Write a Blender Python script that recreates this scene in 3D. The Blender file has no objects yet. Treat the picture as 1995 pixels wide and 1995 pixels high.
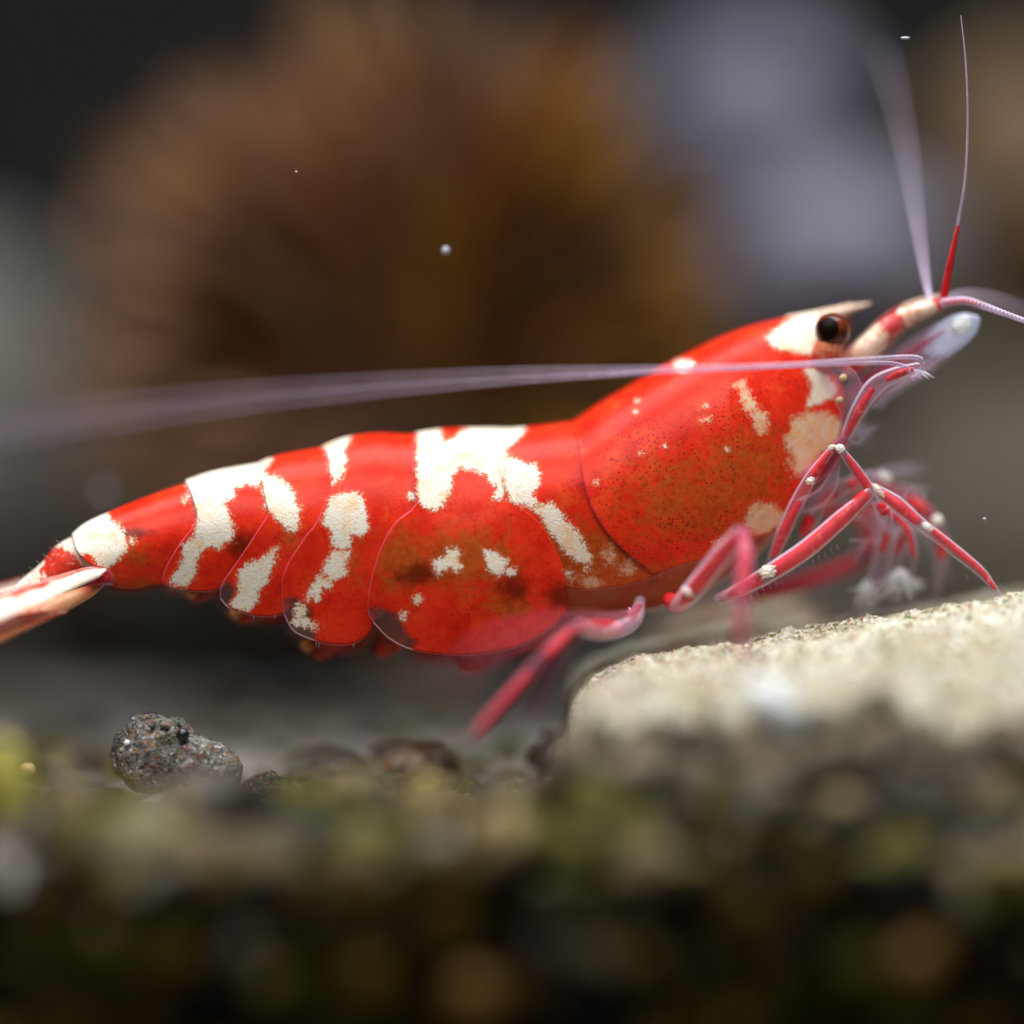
import bpy, math, random
import numpy as np
from mathutils import Vector, noise

# ------------------------------------------------------------------ units: metres; the frame is 26.6 mm wide in the focal plane
K = 26.6 / 1995.0          # mm per photo pixel in the focal plane
D = 150.0                  # mm, camera to focal plane (Y = 0)
MM = 0.001
scene = bpy.context.scene
col = scene.collection

def PT(px, py, y=0.0):
    """photo pixel + depth behind the focal plane (mm) -> metres"""
    f = (D + y) / D
    return ((px - 997.5) * K * f * MM, y * MM, (997.5 - py) * K * f * MM)

# ------------------------------------------------------------------ camera
cam_d = bpy.data.cameras.new('camera')
cam = bpy.data.objects.new('camera', cam_d); col.objects.link(cam)
cam.location = (0, -D * MM, 0); cam.rotation_euler = (math.pi / 2, 0, 0)
cam_d.sensor_width = 36.0; cam_d.lens = 36.0 * D / 26.6
cam_d.clip_start = 0.005; cam_d.clip_end = 5.0
cam_d.dof.use_dof = True; cam_d.dof.focus_distance = (D + 0.25) * MM
cam_d.dof.aperture_fstop = cam_d.lens / 19.0
scene.camera = cam

# ------------------------------------------------------------------ light: tank lamp overhead, soft fill added from the front
world = bpy.data.worlds.new('World'); scene.world = world; world.use_nodes = True
bg = world.node_tree.nodes['Background']
bg.inputs[0].default_value = (0.85, 0.9, 1.0, 1); bg.inputs[1].default_value = 0.08

def area(name, loc, target, sx, sy, power, color):
    d = bpy.data.lights.new(name, 'AREA'); d.shape = 'RECTANGLE'; d.size = sx; d.size_y = sy
    d.energy = power; d.color = color
    o = bpy.data.objects.new(name, d); col.objects.link(o); o.location = loc
    o.rotation_euler = (Vector(target) - Vector(loc)).to_track_quat('-Z', 'Y').to_euler()
    return o
area('tank_lamp', (0.004, -0.008, 0.100), (0.004, 0.004, 0.0), 0.13, 0.05, 0.205, (0.93, 0.97, 1.0))
area('front_fill', (-0.02, -0.105, 0.110), (0, 0, -0.002), 0.09, 0.06, 0.165, (1.0, 0.97, 0.93))

scene.view_settings.view_transform = 'Standard'; scene.view_settings.look = 'None'
scene.view_settings.exposure = 0.14; scene.view_settings.gamma = 1.0
scene.cycles.max_bounces = 8; scene.cycles.transparent_max_bounces = 24
scene.cycles.caustics_reflective = False; scene.cycles.caustics_refractive = False

# ------------------------------------------------------------------ node helpers
class NT:
    def __init__(self, name):
        self.m = bpy.data.materials.new(name); self.m.use_nodes = True
        self.t = self.m.node_tree; self.t.nodes.clear()
        self.out = self.t.nodes.new('ShaderNodeOutputMaterial')
        self.co = self.t.nodes.new('ShaderNodeTexCoord').outputs['Object']
    def n(self, typ, **kw):
        nd = self.t.nodes.new(typ)
        for k, v in kw.items(): setattr(nd, k, v)
        return nd
    def put(self, sock, v):
        if isinstance(v, bpy.types.NodeSocket): self.t.links.new(v, sock)
        elif isinstance(v, (tuple, list)) and len(v) == 3 and sock.type == 'RGBA': sock.default_value = (*v, 1)
        else: sock.default_value = v
    def noise(self, px, detail=3, rough=0.55, co=None, dist=0.0):
        nd = self.n('ShaderNodeTexNoise'); self.put(nd.inputs['Vector'], co or self.co)
        nd.inputs['Scale'].default_value = 1.0 / (px * K * MM); nd.inputs['Detail'].default_value = detail
        nd.inputs['Roughness'].default_value = rough; nd.inputs['Distortion'].default_value = dist
        return nd.outputs['Fac']
    def voro(self, px, feature='F1', rnd=1.0, out='Distance', co=None):
        nd = self.n('ShaderNodeTexVoronoi', feature=feature); self.put(nd.inputs['Vector'], co or self.co)
        nd.inputs['Scale'].default_value = 1.0 / (px * K * MM); nd.inputs['Randomness'].default_value = rnd
        return nd.outputs[out]
    def math(self, op, a, b=0.0, c=None, clamp=False):
        nd = self.n('ShaderNodeMath', operation=op, use_clamp=clamp)
        self.put(nd.inputs[0], a); self.put(nd.inputs[1], b)
        if c is not None: self.put(nd.inputs[2], c)
        return nd.outputs[0]
    def ramp(self, v, lo, hi, a=0.0, b=1.0):
        nd = self.n('ShaderNodeMapRange', interpolation_type='SMOOTHSTEP'); self.put(nd.inputs['Value'], v)
        nd.inputs['From Min'].default_value = lo; nd.inputs['From Max'].default_value = hi
        nd.inputs['To Min'].default_value = a; nd.inputs['To Max'].default_value = b
        return nd.outputs['Result']
    def mix(self, f, a, b):
        nd = self.n('ShaderNodeMix', data_type='RGBA'); self.put(nd.inputs['Factor'], f)
        self.put(nd.inputs['A'], a) if False else None
        ia = [s for s in nd.inputs if s.type == 'RGBA']
        self.put(ia[0], a); self.put(ia[1], b)
        return [s for s in nd.outputs if s.type == 'RGBA'][0]
    def attr(self, name, out='Fac'):
        return self.n('ShaderNodeAttribute', attribute_name=name).outputs[out]
    def bump(self, h, dist_px, strength=1.0):
        nd = self.n('ShaderNodeBump'); self.put(nd.inputs['Height'], h)
        nd.inputs['Distance'].default_value = dist_px * K * MM; nd.inputs['Strength'].default_value = strength
        return nd.outputs[0]
    def bsdf(self, color, rough=0.4, spec=0.4, normal=None, **kw):
        nd = self.n('ShaderNodeBsdfPrincipled')
        self.put(nd.inputs['Base Color'], color); self.put(nd.inputs['Roughness'], rough)
        self.put(nd.inputs['Specular IOR Level'], spec)
        if normal is not None: self.put(nd.inputs['Normal'], normal)
        for k, v in kw.items(): self.put(nd.inputs[k.replace('_', ' ')], v)
        return nd.outputs[0]
    def mixsh(self, f, a, b):
        nd = self.n('ShaderNodeMixShader'); self.put(nd.inputs[0], f); self.put(nd.inputs[1], a); self.put(nd.inputs[2], b)
        return nd.outputs[0]
    def transp(self, c=(1, 1, 1)):
        nd = self.n('ShaderNodeBsdfTransparent'); self.put(nd.inputs[0], c); return nd.outputs[0]
    def finish(self, sh):
        self.t.links.new(sh, self.out.inputs['Surface']); return self.m

# ------------------------------------------------------------------ materials
def mat_shell():
    """red shell with cream crystalline patches; attributes wh (patch), pe (peach), am (amber), cl (clear), st (stipple) in px"""
    T = NT('shrimp_shell')
    n1 = T.noise(5.5, 3, 0.75); n2 = T.noise(22, 3, 0.65)
    j = T.math('ADD', T.math('MULTIPLY', T.math('SUBTRACT', n1, 0.5), 26.0), T.math('MULTIPLY', T.math('SUBTRACT', n2, 0.5), 20.0))
    wh = T.ramp(T.math('ADD', T.attr('wh'), j), -4.0, 4.0)
    pe = T.ramp(T.math('ADD', T.attr('pe'), T.math('MULTIPLY', T.math('ADD', j, T.math('MULTIPLY', T.math('SUBTRACT', T.noise(45, 3), 0.5), 40.0)), 1.3)), -9, 9)
    nb = T.noise(70, 4, 0.6); nf = T.noise(13, 4, 0.7)
    red = T.mix(T.ramp(nb, 0.38, 0.66), (0.80, 0.034, 0.011), (0.64, 0.018, 0.006))
    red = T.mix(T.ramp(nf, 0.50, 0.72, 0, 0.45), red, (0.40, 0.006, 0.004))
    red = T.mix(T.ramp(T.noise(55, 3, 0.6, dist=0.6), 0.52, 0.74, 0, 0.40), red, (0.72, 0.11, 0.02))
    am = T.math('ADD', T.math('MULTIPLY', T.attr('am'), 1.35), T.math('MULTIPLY', T.math('SUBTRACT', T.noise(24, 4, 0.7, dist=0.8), 0.5), 1.5))
    red = T.mix(T.ramp(am, 0.35, 1.0, 0, 0.9), red, T.mix(T.ramp(nf, 0.3, 0.7), (0.58, 0.14, 0.022), (0.46, 0.075, 0.012)))
    # stippled pigment cells
    vd = T.voro(8.5, out='Distance')
    dots = T.math('MULTIPLY', T.ramp(vd, 0.20, 0.36, 1, 0), T.math('MULTIPLY', T.attr('st'), T.ramp(T.noise(60, 2), 0.35, 0.62)))
    red = T.mix(T.math('MULTIPLY', dots, 0.75), red, (0.26, 0.006, 0.008))
    vd2 = T.voro(16, out='Distance')
    red = T.mix(T.math('MULTIPLY', T.ramp(vd2, 0.10, 0.2, 1, 0), T.math('MULTIPLY', T.attr('st'), 0.5)), red, (0.16, 0.01, 0.02))
    dk = T.ramp(T.math('ADD', T.attr('dk'), T.math('MULTIPLY', T.math('SUBTRACT', n2, 0.5), 1.2)), 0.2, 1.0, 0, 0.85)
    red = T.mix(dk, red, (0.13, 0.014, 0.004))
    pat = T.mix(T.ramp(T.noise(34, 3), 0.46, 0.70), (0.80, 0.745, 0.63), (0.78, 0.58, 0.36))
    pat = T.mix(T.ramp(n1, 0.56, 0.75, 0, 0.4), pat, (0.66, 0.52, 0.42))
    pat = T.mix(T.ramp(T.voro(10), 0.12, 0.30, 0.7, 0), pat, (0.80, 0.46, 0.28))
    c = T.mix(T.math('MULTIPLY', pe, T.ramp(T.noise(20, 3), 0.2, 0.55, 0.72, 1.0)), red, T.mix(T.ramp(nf, 0.35, 0.65), (0.80, 0.44, 0.20), (0.74, 0.56, 0.40)))
    halo = T.ramp(T.math('ADD', T.attr('wh'), T.math('MULTIPLY', j, 1.1)), -9, 3, 0, 0.55)
    c = T.mix(halo, c, (0.74, 0.30, 0.14))
    c = T.mix(wh, c, pat)
    crys = T.math('ADD', T.math('MULTIPLY', T.voro(4.5, out='Distance'), 0.35), n1)
    h = T.math('ADD', T.math('MULTIPLY', wh, T.math('MULTIPLY', crys, 1.3)), T.math('MULTIPLY', nf, 0.5))
    nrm = T.bump(h, 1.0, 0.9)
    rough = T.ramp(wh, 0, 1, 0.30, 0.7)
    sh = T.bsdf(c, rough, 0.10, nrm, Coat_Weight=0.06, Coat_Roughness=0.12, Coat_IOR=1.3)
    clear = T.ramp(T.math('ADD', T.attr('cl'), T.math('MULTIPLY', T.math('SUBTRACT', n2, 0.5), 14.0)), -7, 9)
    clear = T.math('MULTIPLY', clear, T.math('SUBTRACT', 1.0, wh))
    film = T.mixsh(0.035, T.transp((0.95, 0.90, 0.88)), T.bsdf((0.75, 0.60, 0.55), 0.2, 0.3))
    see = T.math('MULTIPLY', T.math('SUBTRACT', 1.0, wh), T.ramp(am, 0.2, 1.0, 0.06, 0.36))
    sh = T.mixsh(see, sh, T.transp((1.0, 0.62, 0.45)))
    return T.finish(T.mixsh(clear, sh, film))

def mat_core():
    T = NT('shrimp_flesh')
    c = T.mix(T.ramp(T.noise(40, 4, 0.65), 0.35, 0.65), (0.46, 0.10, 0.025), (0.50, 0.045, 0.012))
    c = T.mix(T.ramp(T.noise(90, 2), 0.55, 0.7, 0, 0.6), c, (0.22, 0.03, 0.01))
    c = T.mix(T.ramp(T.voro(18), 0.05, 0.25, 0.6, 0), c, (0.62, 0.28, 0.12))
    return T.finish(T.bsdf(c, 0.35, 0.5, T.bump(T.noise(12, 3), 2.0, 0.6)))

def mat_film(name, tint, color, fac, rough=0.12):
    """clear cuticle: real transparency plus a Fresnel sheen"""
    T = NT(name)
    fr = T.n('ShaderNodeFresnel'); fr.inputs['IOR'].default_value = 1.33
    f = T.math('ADD', fac, T.math('MULTIPLY', fr.outputs[0], 0.42), clamp=True)
    nrm = T.bump(T.noise(18, 3), 1.0, 0.5)
    c = T.mix(T.ramp(T.noise(30, 3), 0.35, 0.7), color, tuple(min(1, x * 0.8 + 0.02) for x in color))
    return T.finish(T.mixsh(f, T.transp(tint), T.bsdf(c, rough, 0.45, nrm)))

def mat_flesh_red(name='leg_red'):
    T = NT(name)
    c = T.mix(T.ramp(T.noise(16, 4, 0.65), 0.35, 0.7), (0.78, 0.022, 0.028), (0.56, 0.010, 0.014))
    c = T.mix(T.ramp(T.noise(30, 3, 0.7, dist=1.0), 0.56, 0.70, 0, 0.6), c, (0.78, 0.26, 0.24))
    fade = T.ramp(T.math('ADD', T.attr('fade'), T.math('MULTIPLY', T.math('SUBTRACT', T.noise(11, 4, 0.7), 0.5), 1.1)), 0.22, 0.62, 0, 0.86)
    return T.finish(T.mixsh(fade, T.transp((1.0, 0.86, 0.86)), T.bsdf(c, 0.38, 0.15, T.bump(T.noise(8, 2), 0.6, 0.5))))

def mat_banded(name, c0, c1, soft=0.06, rough=0.35, amp=1.3):
    """pigment bands: attribute band 0..1 picks red or cream"""
    T = NT(name)
    f = T.ramp(T.math('ADD', T.attr('band'), T.math('MULTIPLY', T.math('SUBTRACT', T.noise(18, 4, 0.65), 0.5), amp)), 0.5 - soft, 0.5 + soft)
    a = T.mix(T.ramp(T.noise(12, 3), 0.35, 0.65), c0, tuple(x * 0.7 for x in c0))
    b = T.mix(T.ramp(T.noise(16, 3), 0.35, 0.65), c1, (c1[0] * 0.95, c1[1] * 0.75, c1[2] * 0.6))
    return T.finish(T.bsdf(T.mix(f, a, b), rough, 0.2, T.bump(T.noise(7, 2), 0.8, 0.5)))

def mat_plain(name, c, rough=0.5, spec=0.4, var=0.25, px=10, bump=0.6):
    T = NT(name)
    cc = T.mix(T.ramp(T.noise(px, 4, 0.65), 0.3, 0.7), c, tuple(x * (1 - var) for x in c))
    return T.finish(T.bsdf(cc, rough, spec, T.bump(T.noise(px * 0.6, 3), px * 0.15, bump)))

def mat_glint():
    T = NT('white_glint')
    c = T.mix(T.ramp(T.noise(9, 3), 0.4, 0.7), (0.88, 0.87, 0.83), (0.78, 0.62, 0.42))
    return T.finish(T.bsdf(c, 0.35, 0.6, T.bump(T.voro(5), 2.0, 0.9)))

def mat_eye_core():
    T = NT('eye_black')
    c = T.mix(T.ramp(T.voro(4.5, 'DISTANCE_TO_EDGE'), 0.02, 0.08), (0.012, 0.004, 0.002), (0.004, 0.002, 0.002))
    return T.finish(T.bsdf(c, 0.45, 0.06))

def mat_cornea():
    T = NT('eye_amber')
    c = T.mix(T.ramp(T.noise(20, 2), 0.35, 0.65), (0.16, 0.028, 0.006), (0.07, 0.012, 0.004))
    return T.finish(T.mixsh(0.85, T.transp((0.75, 0.28, 0.10)), T.bsdf(c, 0.22, 0.3)))

def mat_rock(name, ca, cb, cc, px, specks=0.6, rough=0.85, big=220):
    T = NT(name)
    c = T.mix(T.ramp(T.noise(big, 4, 0.6), 0.4, 0.62), ca, cb)
    c = T.mix(T.ramp(T.noise(px * 1.6, 4, 0.7), 0.48, 0.68), c, cc)
    cellc = T.voro(px * 0.8, out='Color')
    sep = T.n('ShaderNodeSeparateColor'); T.put(sep.inputs[0], cellc)
    c = T.mix(T.math('MULTIPLY', T.ramp(sep.outputs[0], 0.80, 0.86), specks), c, tuple(x * 0.22 for x in ca))
    c = T.mix(T.math('MULTIPLY', T.ramp(sep.outputs[1], 0.90, 0.93), specks), c, (0.34, 0.10, 0.045))
    c = T.mix(T.math('MULTIPLY', T.ramp(sep.outputs[2], 0.90, 0.93), specks * 0.8), c, (0.14, 0.22, 0.03))
    c = T.mix(T.math('MULTIPLY', T.ramp(sep.outputs[1], 0.10, 0.06), specks), c, tuple(min(0.85, x * 1.5 + 0.05) for x in cb))
    h = T.math('ADD', T.math('MULTIPLY', T.voro(px * 0.8), 1.0), T.math('MULTIPLY', T.noise(px * 2.5, 5, 0.7), 2.0))
    return T.finish(T.bsdf(c, rough, 0.06, T.bump(h, px * 0.55, 0.9)))

def mat_tint(name, px=14, rough=0.75, dk=(0.30, 0.28, 0.26)):
    """granules: the attribute tint is each grain's own colour"""
    T = NT(name)
    a = T.attr('tint', 'Color')
    dark = T.n('ShaderNodeMix', data_type='RGBA', blend_type='MULTIPLY')
    ins = [s for s in dark.inputs if s.type == 'RGBA']; dark.inputs[0].default_value = 1.0
    T.put(ins[0], a); T.put(ins[1], dk)
    c = T.mix(T.ramp(T.noise(px, 4, 0.7), 0.36, 0.62), a, [s for s in dark.outputs if s.type == 'RGBA'][0])
    return T.finish(T.bsdf(c, rough, 0.04, T.bump(T.noise(px * 0.8, 4, 0.7), px * 0.4, 0.9)))

M = dict(
    shell=mat_shell(), core=mat_core(),
    rim=mat_film('shell_rim', (1.0, 0.9, 0.95), (0.82, 0.58, 0.70), 0.42, 0.2),
    rimdark=mat_film('shell_seam', (1.0, 0.82, 0.9), (0.80, 0.26, 0.46), 0.30, 0.2),
    film=mat_film('clear_cuticle', (0.98, 0.91, 0.94), (0.82, 0.66, 0.80), 0.06),
    filmpink=mat_film('pink_cuticle', (0.95, 0.60, 0.68), (0.60, 0.16, 0.25), 0.10),
    hair=mat_film('bristle', (0.95, 0.93, 0.98), (0.78, 0.70, 0.82), 0.35, 0.25),
    flag=mat_film('flagellum', (0.96, 0.9, 0.98), (0.74, 0.60, 0.78), 0.32, 0.22),
    legred=mat_flesh_red(), glint=mat_glint(),
    band=mat_banded('head_bands', (0.68, 0.05, 0.06), (0.84, 0.68, 0.56), 0.32, 0.35, 1.7),
    fan=mat_banded('tail_bands', (0.70, 0.04, 0.02), (0.88, 0.82, 0.74), 0.25, 0.35, 1.5),
    fanlow=mat_banded('tail_orange', (0.72, 0.10, 0.025), (0.80, 0.42, 0.20), 0.2),
    stalk=mat_banded('eyestalk_pigment', (0.62, 0.06, 0.03), (0.78, 0.36, 0.20), 0.25),
    pleo=mat_plain('swimmeret_flesh', (0.55, 0.05, 0.02), 0.5, 0.3, 0.5, 30),
    pleotip=mat_plain('swimmeret_tip', (0.62, 0.24, 0.07), 0.5, 0.3, 0.4, 14),
    eyeb=mat_eye_core(), cornea=mat_cornea(),
    slab=mat_rock('pale_stone', (0.50, 0.45, 0.315), (0.66, 0.63, 0.50), (0.34, 0.285, 0.175), 9, 0.85, big=120),
    brownrock=mat_rock('brown_stone', (0.15, 0.095, 0.060), (0.065, 0.042, 0.026), (0.16, 0.09, 0.05), 90, 0.5, big=520),
    rust=mat_rock('rust_stone', (0.21, 0.085, 0.022), (0.16, 0.098, 0.022), (0.085, 0.045, 0.018), 90, 0.5, big=420),
    violet=mat_rock('violet_stone', (0.185, 0.18, 0.245), (0.215, 0.215, 0.29), (0.15, 0.145, 0.18), 60, 0.4, big=400),
    grey=mat_rock('grey_stone', (0.115, 0.114, 0.109), (0.10, 0.10, 0.096), (0.125, 0.123, 0.118), 60, 0.4, big=400),
    greybrown=mat_rock('grey_brown_stone', (0.26, 0.245, 0.215), (0.27, 0.235, 0.18), (0.23, 0.215, 0.19), 60, 0.4, big=400),
    clod=mat_rock('soil_clod', (0.15, 0.135, 0.125), (0.26, 0.245, 0.235), (0.06, 0.053, 0.048), 7, 0.8, 0.6, big=70),
    darkclod=mat_rock('dark_clod', (0.045, 0.045, 0.038), (0.07, 0.07, 0.055), (0.03, 0.028, 0.025), 7, 0.6, 0.6, big=60),
    bed=mat_rock('soil_bed', (0.27, 0.25, 0.238), (0.33, 0.305, 0.29), (0.18, 0.16, 0.15), 26, 0.6, big=160),
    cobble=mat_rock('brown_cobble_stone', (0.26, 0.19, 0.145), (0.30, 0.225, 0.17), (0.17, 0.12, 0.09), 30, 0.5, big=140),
    milky=mat_film('milky_sheen', (0.9, 0.93, 1.0), (0.72, 0.82, 1.0), 0.42, 0.2),
    olive=mat_plain('olive_soil', (0.20, 0.185, 0.085), 0.7, 0.3, 0.6, 40),
    groove=mat_film('groove_line', (0.8, 0.45, 0.35), (0.22, 0.03, 0.01), 0.35, 0.4),
    front=mat_plain('dark_shaded_soil', (0.016, 0.011, 0.004), 0.9, 0.0, 0.5, 60),  # dark soil, darkened further to carry the shade on the front face
    plantleaf=mat_tint('plant_leaf', 40, 0.6, (0.6, 0.55, 0.5)),
    shaderock=mat_rock('shade_rock', (0.018, 0.017, 0.016), (0.024, 0.022, 0.020), (0.013, 0.012, 0.012), 60, 0.3, big=300),  # near-black base puts the shade under the plant into the colour
    wall=mat_plain('tank_wall', (0.020, 0.021, 0.020), 0.8, 0.03, 0.3, 300, 0.1),
    grain=mat_tint('soil_grains'), moss=mat_tint('moss_leaf', 10, 0.5),
    yellow=mat_plain('yellow_pellet', (0.62, 0.42, 0.06), 0.4, 0.5, 0.4, 14),
    tan=mat_plain('tan_pebble', (0.62, 0.40, 0.20), 0.5, 0.4, 0.35, 30),
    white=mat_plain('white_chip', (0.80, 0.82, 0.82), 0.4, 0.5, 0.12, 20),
    black=mat_plain('black_grain', (0.010, 0.009, 0.012), 0.3, 0.6, 0.3, 6),
    orange=mat_plain('orange_leaf', (0.16, 0.075, 0.006), 0.6, 0.3, 0.4, 30),
    leaf=mat_plain('yellow_green_leaf', (0.46, 0.42, 0.08), 0.6, 0.3, 0.4, 30),
    speck=mat_plain('pale_speck', (0.42, 0.41, 0.50), 0.4, 0.5, 0.2, 6),
)

# ------------------------------------------------------------------ object helpers
def mesh_obj(name, V, F, mat, parent=None, attrs=None, colors=None, smooth=True):
    me = bpy.data.meshes.new(name)
    V = np.asarray(V, dtype=np.float64)
    if isinstance(F, np.ndarray):
        k = F.shape[1]
        me.vertices.add(len(V)); me.vertices.foreach_set('co', V.ravel())
        me.loops.add(F.size); me.loops.foreach_set('vertex_index', F.ravel().astype(np.int32))
        me.polygons.add(len(F)); me.polygons.foreach_set('loop_start', np.arange(0, F.size, k, dtype=np.int32))
        me.update(calc_edges=True); me.validate()
    else:
        me.from_pydata([tuple(v) for v in V], [], F); me.update()
    for k, a in (attrs or {}).items():
        at = me.attributes.new(k, 'FLOAT', 'POINT'); at.data.foreach_set('value', np.asarray(a, dtype=np.float32).ravel())
    for k, a in (colors or {}).items():
        at = me.attributes.new(k, 'FLOAT_COLOR', 'POINT'); at.data.foreach_set('color', np.asarray(a, dtype=np.float32).ravel())
    if smooth: me.polygons.foreach_set('use_smooth', np.ones(len(me.polygons), dtype=bool))
    me.materials.append(mat)
    o = bpy.data.objects.new(name, me); col.objects.link(o)
    if parent is not None:
        o.parent = parent
        w = Vector((0, 0, 0)); p = parent
        while p is not None: w += p.location; p = p.parent
        o.location = -w
    return o

def tag(o, label, cat, group=None):
    o['label'] = label; o['category'] = cat
    if group: o['group'] = group
    return o

def rebase(o):
    """put the origin of a top-level mesh at its base"""
    n = len(o.data.vertices); a = np.empty(n * 3); o.data.vertices.foreach_get('co', a); a = a.reshape(-1, 3)
    b = np.array([(a[:, 0].min() + a[:, 0].max()) / 2, (a[:, 1].min() + a[:, 1].max()) / 2, a[:, 2].min()])
    o.data.vertices.foreach_set('co', (a - b).ravel()); o.data.update(); o.location = b
    return o

def spline(pts, n):
    """Catmull-Rom through pts, n samples equally spaced along its length"""
    P = np.asarray(pts, dtype=float)
    if len(P) == 2:
        t = np.linspace(0, 1, n)[:, None]; return P[0] * (1 - t) + P[1] * t
    Q = np.vstack([2 * P[0] - P[1], P, 2 * P[-1] - P[-2]]); out = []
    for i in range(1, len(Q) - 2):
        t = np.linspace(0, 1, 24, endpoint=False)[:, None]
        a, b, c, d = Q[i - 1], Q[i], Q[i + 1], Q[i + 2]
        out.append(0.5 * ((2 * b) + (-a + c) * t + (2 * a - 5 * b + 4 * c - d) * t ** 2 + (-a + 3 * b - 3 * c + d) * t ** 3))
    C = np.vstack(out + [P[-1:]])
    s = np.r_[0, np.cumsum(np.linalg.norm(np.diff(C[:, :2], axis=0), axis=1) + 1e-9)]
    u = np.linspace(0, s[-1], n)
    return np.stack([np.interp(u, s, C[:, k]) for k in range(C.shape[1])], 1)

def grid_faces(nu, nv, wrap=False):
    i, j = np.meshgrid(np.arange(nu - 1), np.arange(nv if wrap else nv - 1), indexing='ij')
    j2 = (j + 1) % nv
    return np.stack([i * nv + j, (i + 1) * nv + j, (i + 1) * nv + j2, i * nv + j2], -1).reshape(-1, 4)

def to_m(px, py, y):
    f = (D + y) / D
    return np.stack([(px - 997.5) * K * f, y, (997.5 - py) * K * f], -1) * MM

def tube(name, pts, rad, mat, parent=None, n=40, seg=10, attrs=None, flat=1.0, bead=0, beadamp=0.0, smooth_r=True):
    """pts: (px, py, depth mm); rad: px per control point; rounded ends"""
    C = spline(pts, n); r = np.interp(np.linspace(0, 1, n), np.linspace(0, 1, len(rad)), rad)
    if bead: r = r * (1 + beadamp * np.sin(np.linspace(0, bead * 2 * math.pi, n)))
    W = to_m(C[:, 0], C[:, 1], C[:, 2])
    T = np.gradient(W, axis=0); T /= np.linalg.norm(T, axis=1)[:, None] + 1e-12
    ref = np.array([0, 1.0, 0]); A = np.cross(T, ref)
    bad = np.linalg.norm(A, axis=1) < 0.15; A[bad] = np.cross(T[bad], np.array([1.0, 0, 0]))
    A /= np.linalg.norm(A, axis=1)[:, None]; B = np.cross(T, A)
    # rounded caps
    W = np.vstack([W[0] - T[0] * r[0] * K * MM * 0.55, W, W[-1] + T[-1] * r[-1] * K * MM * 0.55])
    A = np.vstack([A[:1], A, A[-1:]]); B = np.vstack([B[:1], B, B[-1:]]); r = np.r_[r[0] * 0.45, r, r[-1] * 0.45]
    th = np.arange(seg) / seg * 2 * math.pi
    V = W[:, None, :] + (np.cos(th)[None, :, None] * A[:, None, :] + flat * np.sin(th)[None, :, None] * B[:, None, :]) * (r * K * MM)[:, None, None]
    N = n + 2; V = V.reshape(-1, 3)
    F = grid_faces(N, seg, True)
    V = np.vstack([V, W[0], W[-1]])
    cap = [(N * seg, k, (k + 1) % seg, (k + 1) % seg) for k in range(seg)]
    FL = [tuple(f) for f in F] + [(N * seg, (k + 1) % seg, k) for k in range(seg)] + [(N * seg + 1, (N - 1) * seg + k, (N - 1) * seg + (k + 1) % seg) for k in range(seg)]
    at = None
    if mat is M['legred'] and not attrs: attrs = {'fade': ([0, .05, .16, .86, .95, 1], [.42, .62, 1.05, 1.05, .62, .42])}
    if attrs:
        at = {}
        for k, (xs, vs) in attrs.items():
            a = np.interp(np.linspace(0, 1, N), xs, vs)
            at[k] = np.r_[np.repeat(a, seg), a[0], a[-1]]
    return mesh_obj(name, V, FL, mat, parent, at)

def ico(sub):
    import bmesh
    bm = bmesh.new(); bmesh.ops.create_icosphere(bm, subdivisions=sub, radius=1.0)
    V = np.array([v.co[:] for v in bm.verts]); F = np.array([[v.index for v in f.verts] for f in bm.faces]); bm.free()
    return V, F
ICO = {k: ico(k) for k in (1, 2, 3, 4, 5)}

def lump(V, seed, freq, amp, octv=4):
    off = Vector((seed * 7.13, seed * 3.7, seed * 1.9))
    r = np.array([noise.fractal(Vector(v) * freq + off, 0.9, 2.1, octv) for v in V])
    return V * (1 + amp * r)[:, None]

def blob(name, c, rad, seed, mat, parent=None, sub=3, freq=1.2, amp=0.25, rot=0.0, attrs=None, shape=None):
    """lumpy stone: c = (px, py, depth), rad = (px, mm depth, px)"""
    V, F = ICO[sub]; V = lump(V, seed, freq, amp)
    if shape is not None: V = shape(V)
    f = (D + c[2]) / D
    S = np.array([rad[0] * K * f, rad[1], rad[2] * K * f]) * MM
    V = V * S
    if rot:
        ca, sa = math.cos(rot), math.sin(rot); V = np.stack([V[:, 0] * ca - V[:, 2] * sa, V[:, 1], V[:, 0] * sa + V[:, 2] * ca], 1)
    V = V + np.array(PT(*c))
    return mesh_obj(name, V, F.astype(np.int32), mat, parent, attrs)

# ------------------------------------------------------------------ setting: tank wall and soil bed
def struct(o): o['kind'] = 'structure'; return o
Vw = [(-0.6, 0.130, -0.05), (0.6, 0.130, -0.05), (0.6, 0.130, 0.25), (-0.6, 0.130, 0.25),
      (-0.6, 0.136, -0.05), (0.6, 0.136, -0.05), (0.6, 0.136, 0.25), (-0.6, 0.136, 0.25)]
struct(mesh_obj('back_wall', Vw, [(0, 1, 2, 3), (7, 6, 5, 4), (0, 3, 7, 4), (1, 5, 6, 2), (3, 2, 6, 7), (0, 4, 5, 1)], M['wall'], smooth=False))

def bed_z(x, y):
    """soil height in mm at (x, y) mm"""
    base = -7.35
    if y < -3: base -= 0.05 * (-3 - y)
    if y < -8.5: base -= 0.9 * (-8.5 - y)
    if y > 4: base += 0.012 * (y - 4)
    p = Vector((x * 0.22, y * 0.22, 3.1))
    return base + 0.42 * noise.fractal(p, 0.9, 2.0, 4) + (0.10 * noise.noise(Vector((x, y, 0)) * 1.7) if abs(y) < 14 else 0)

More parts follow.
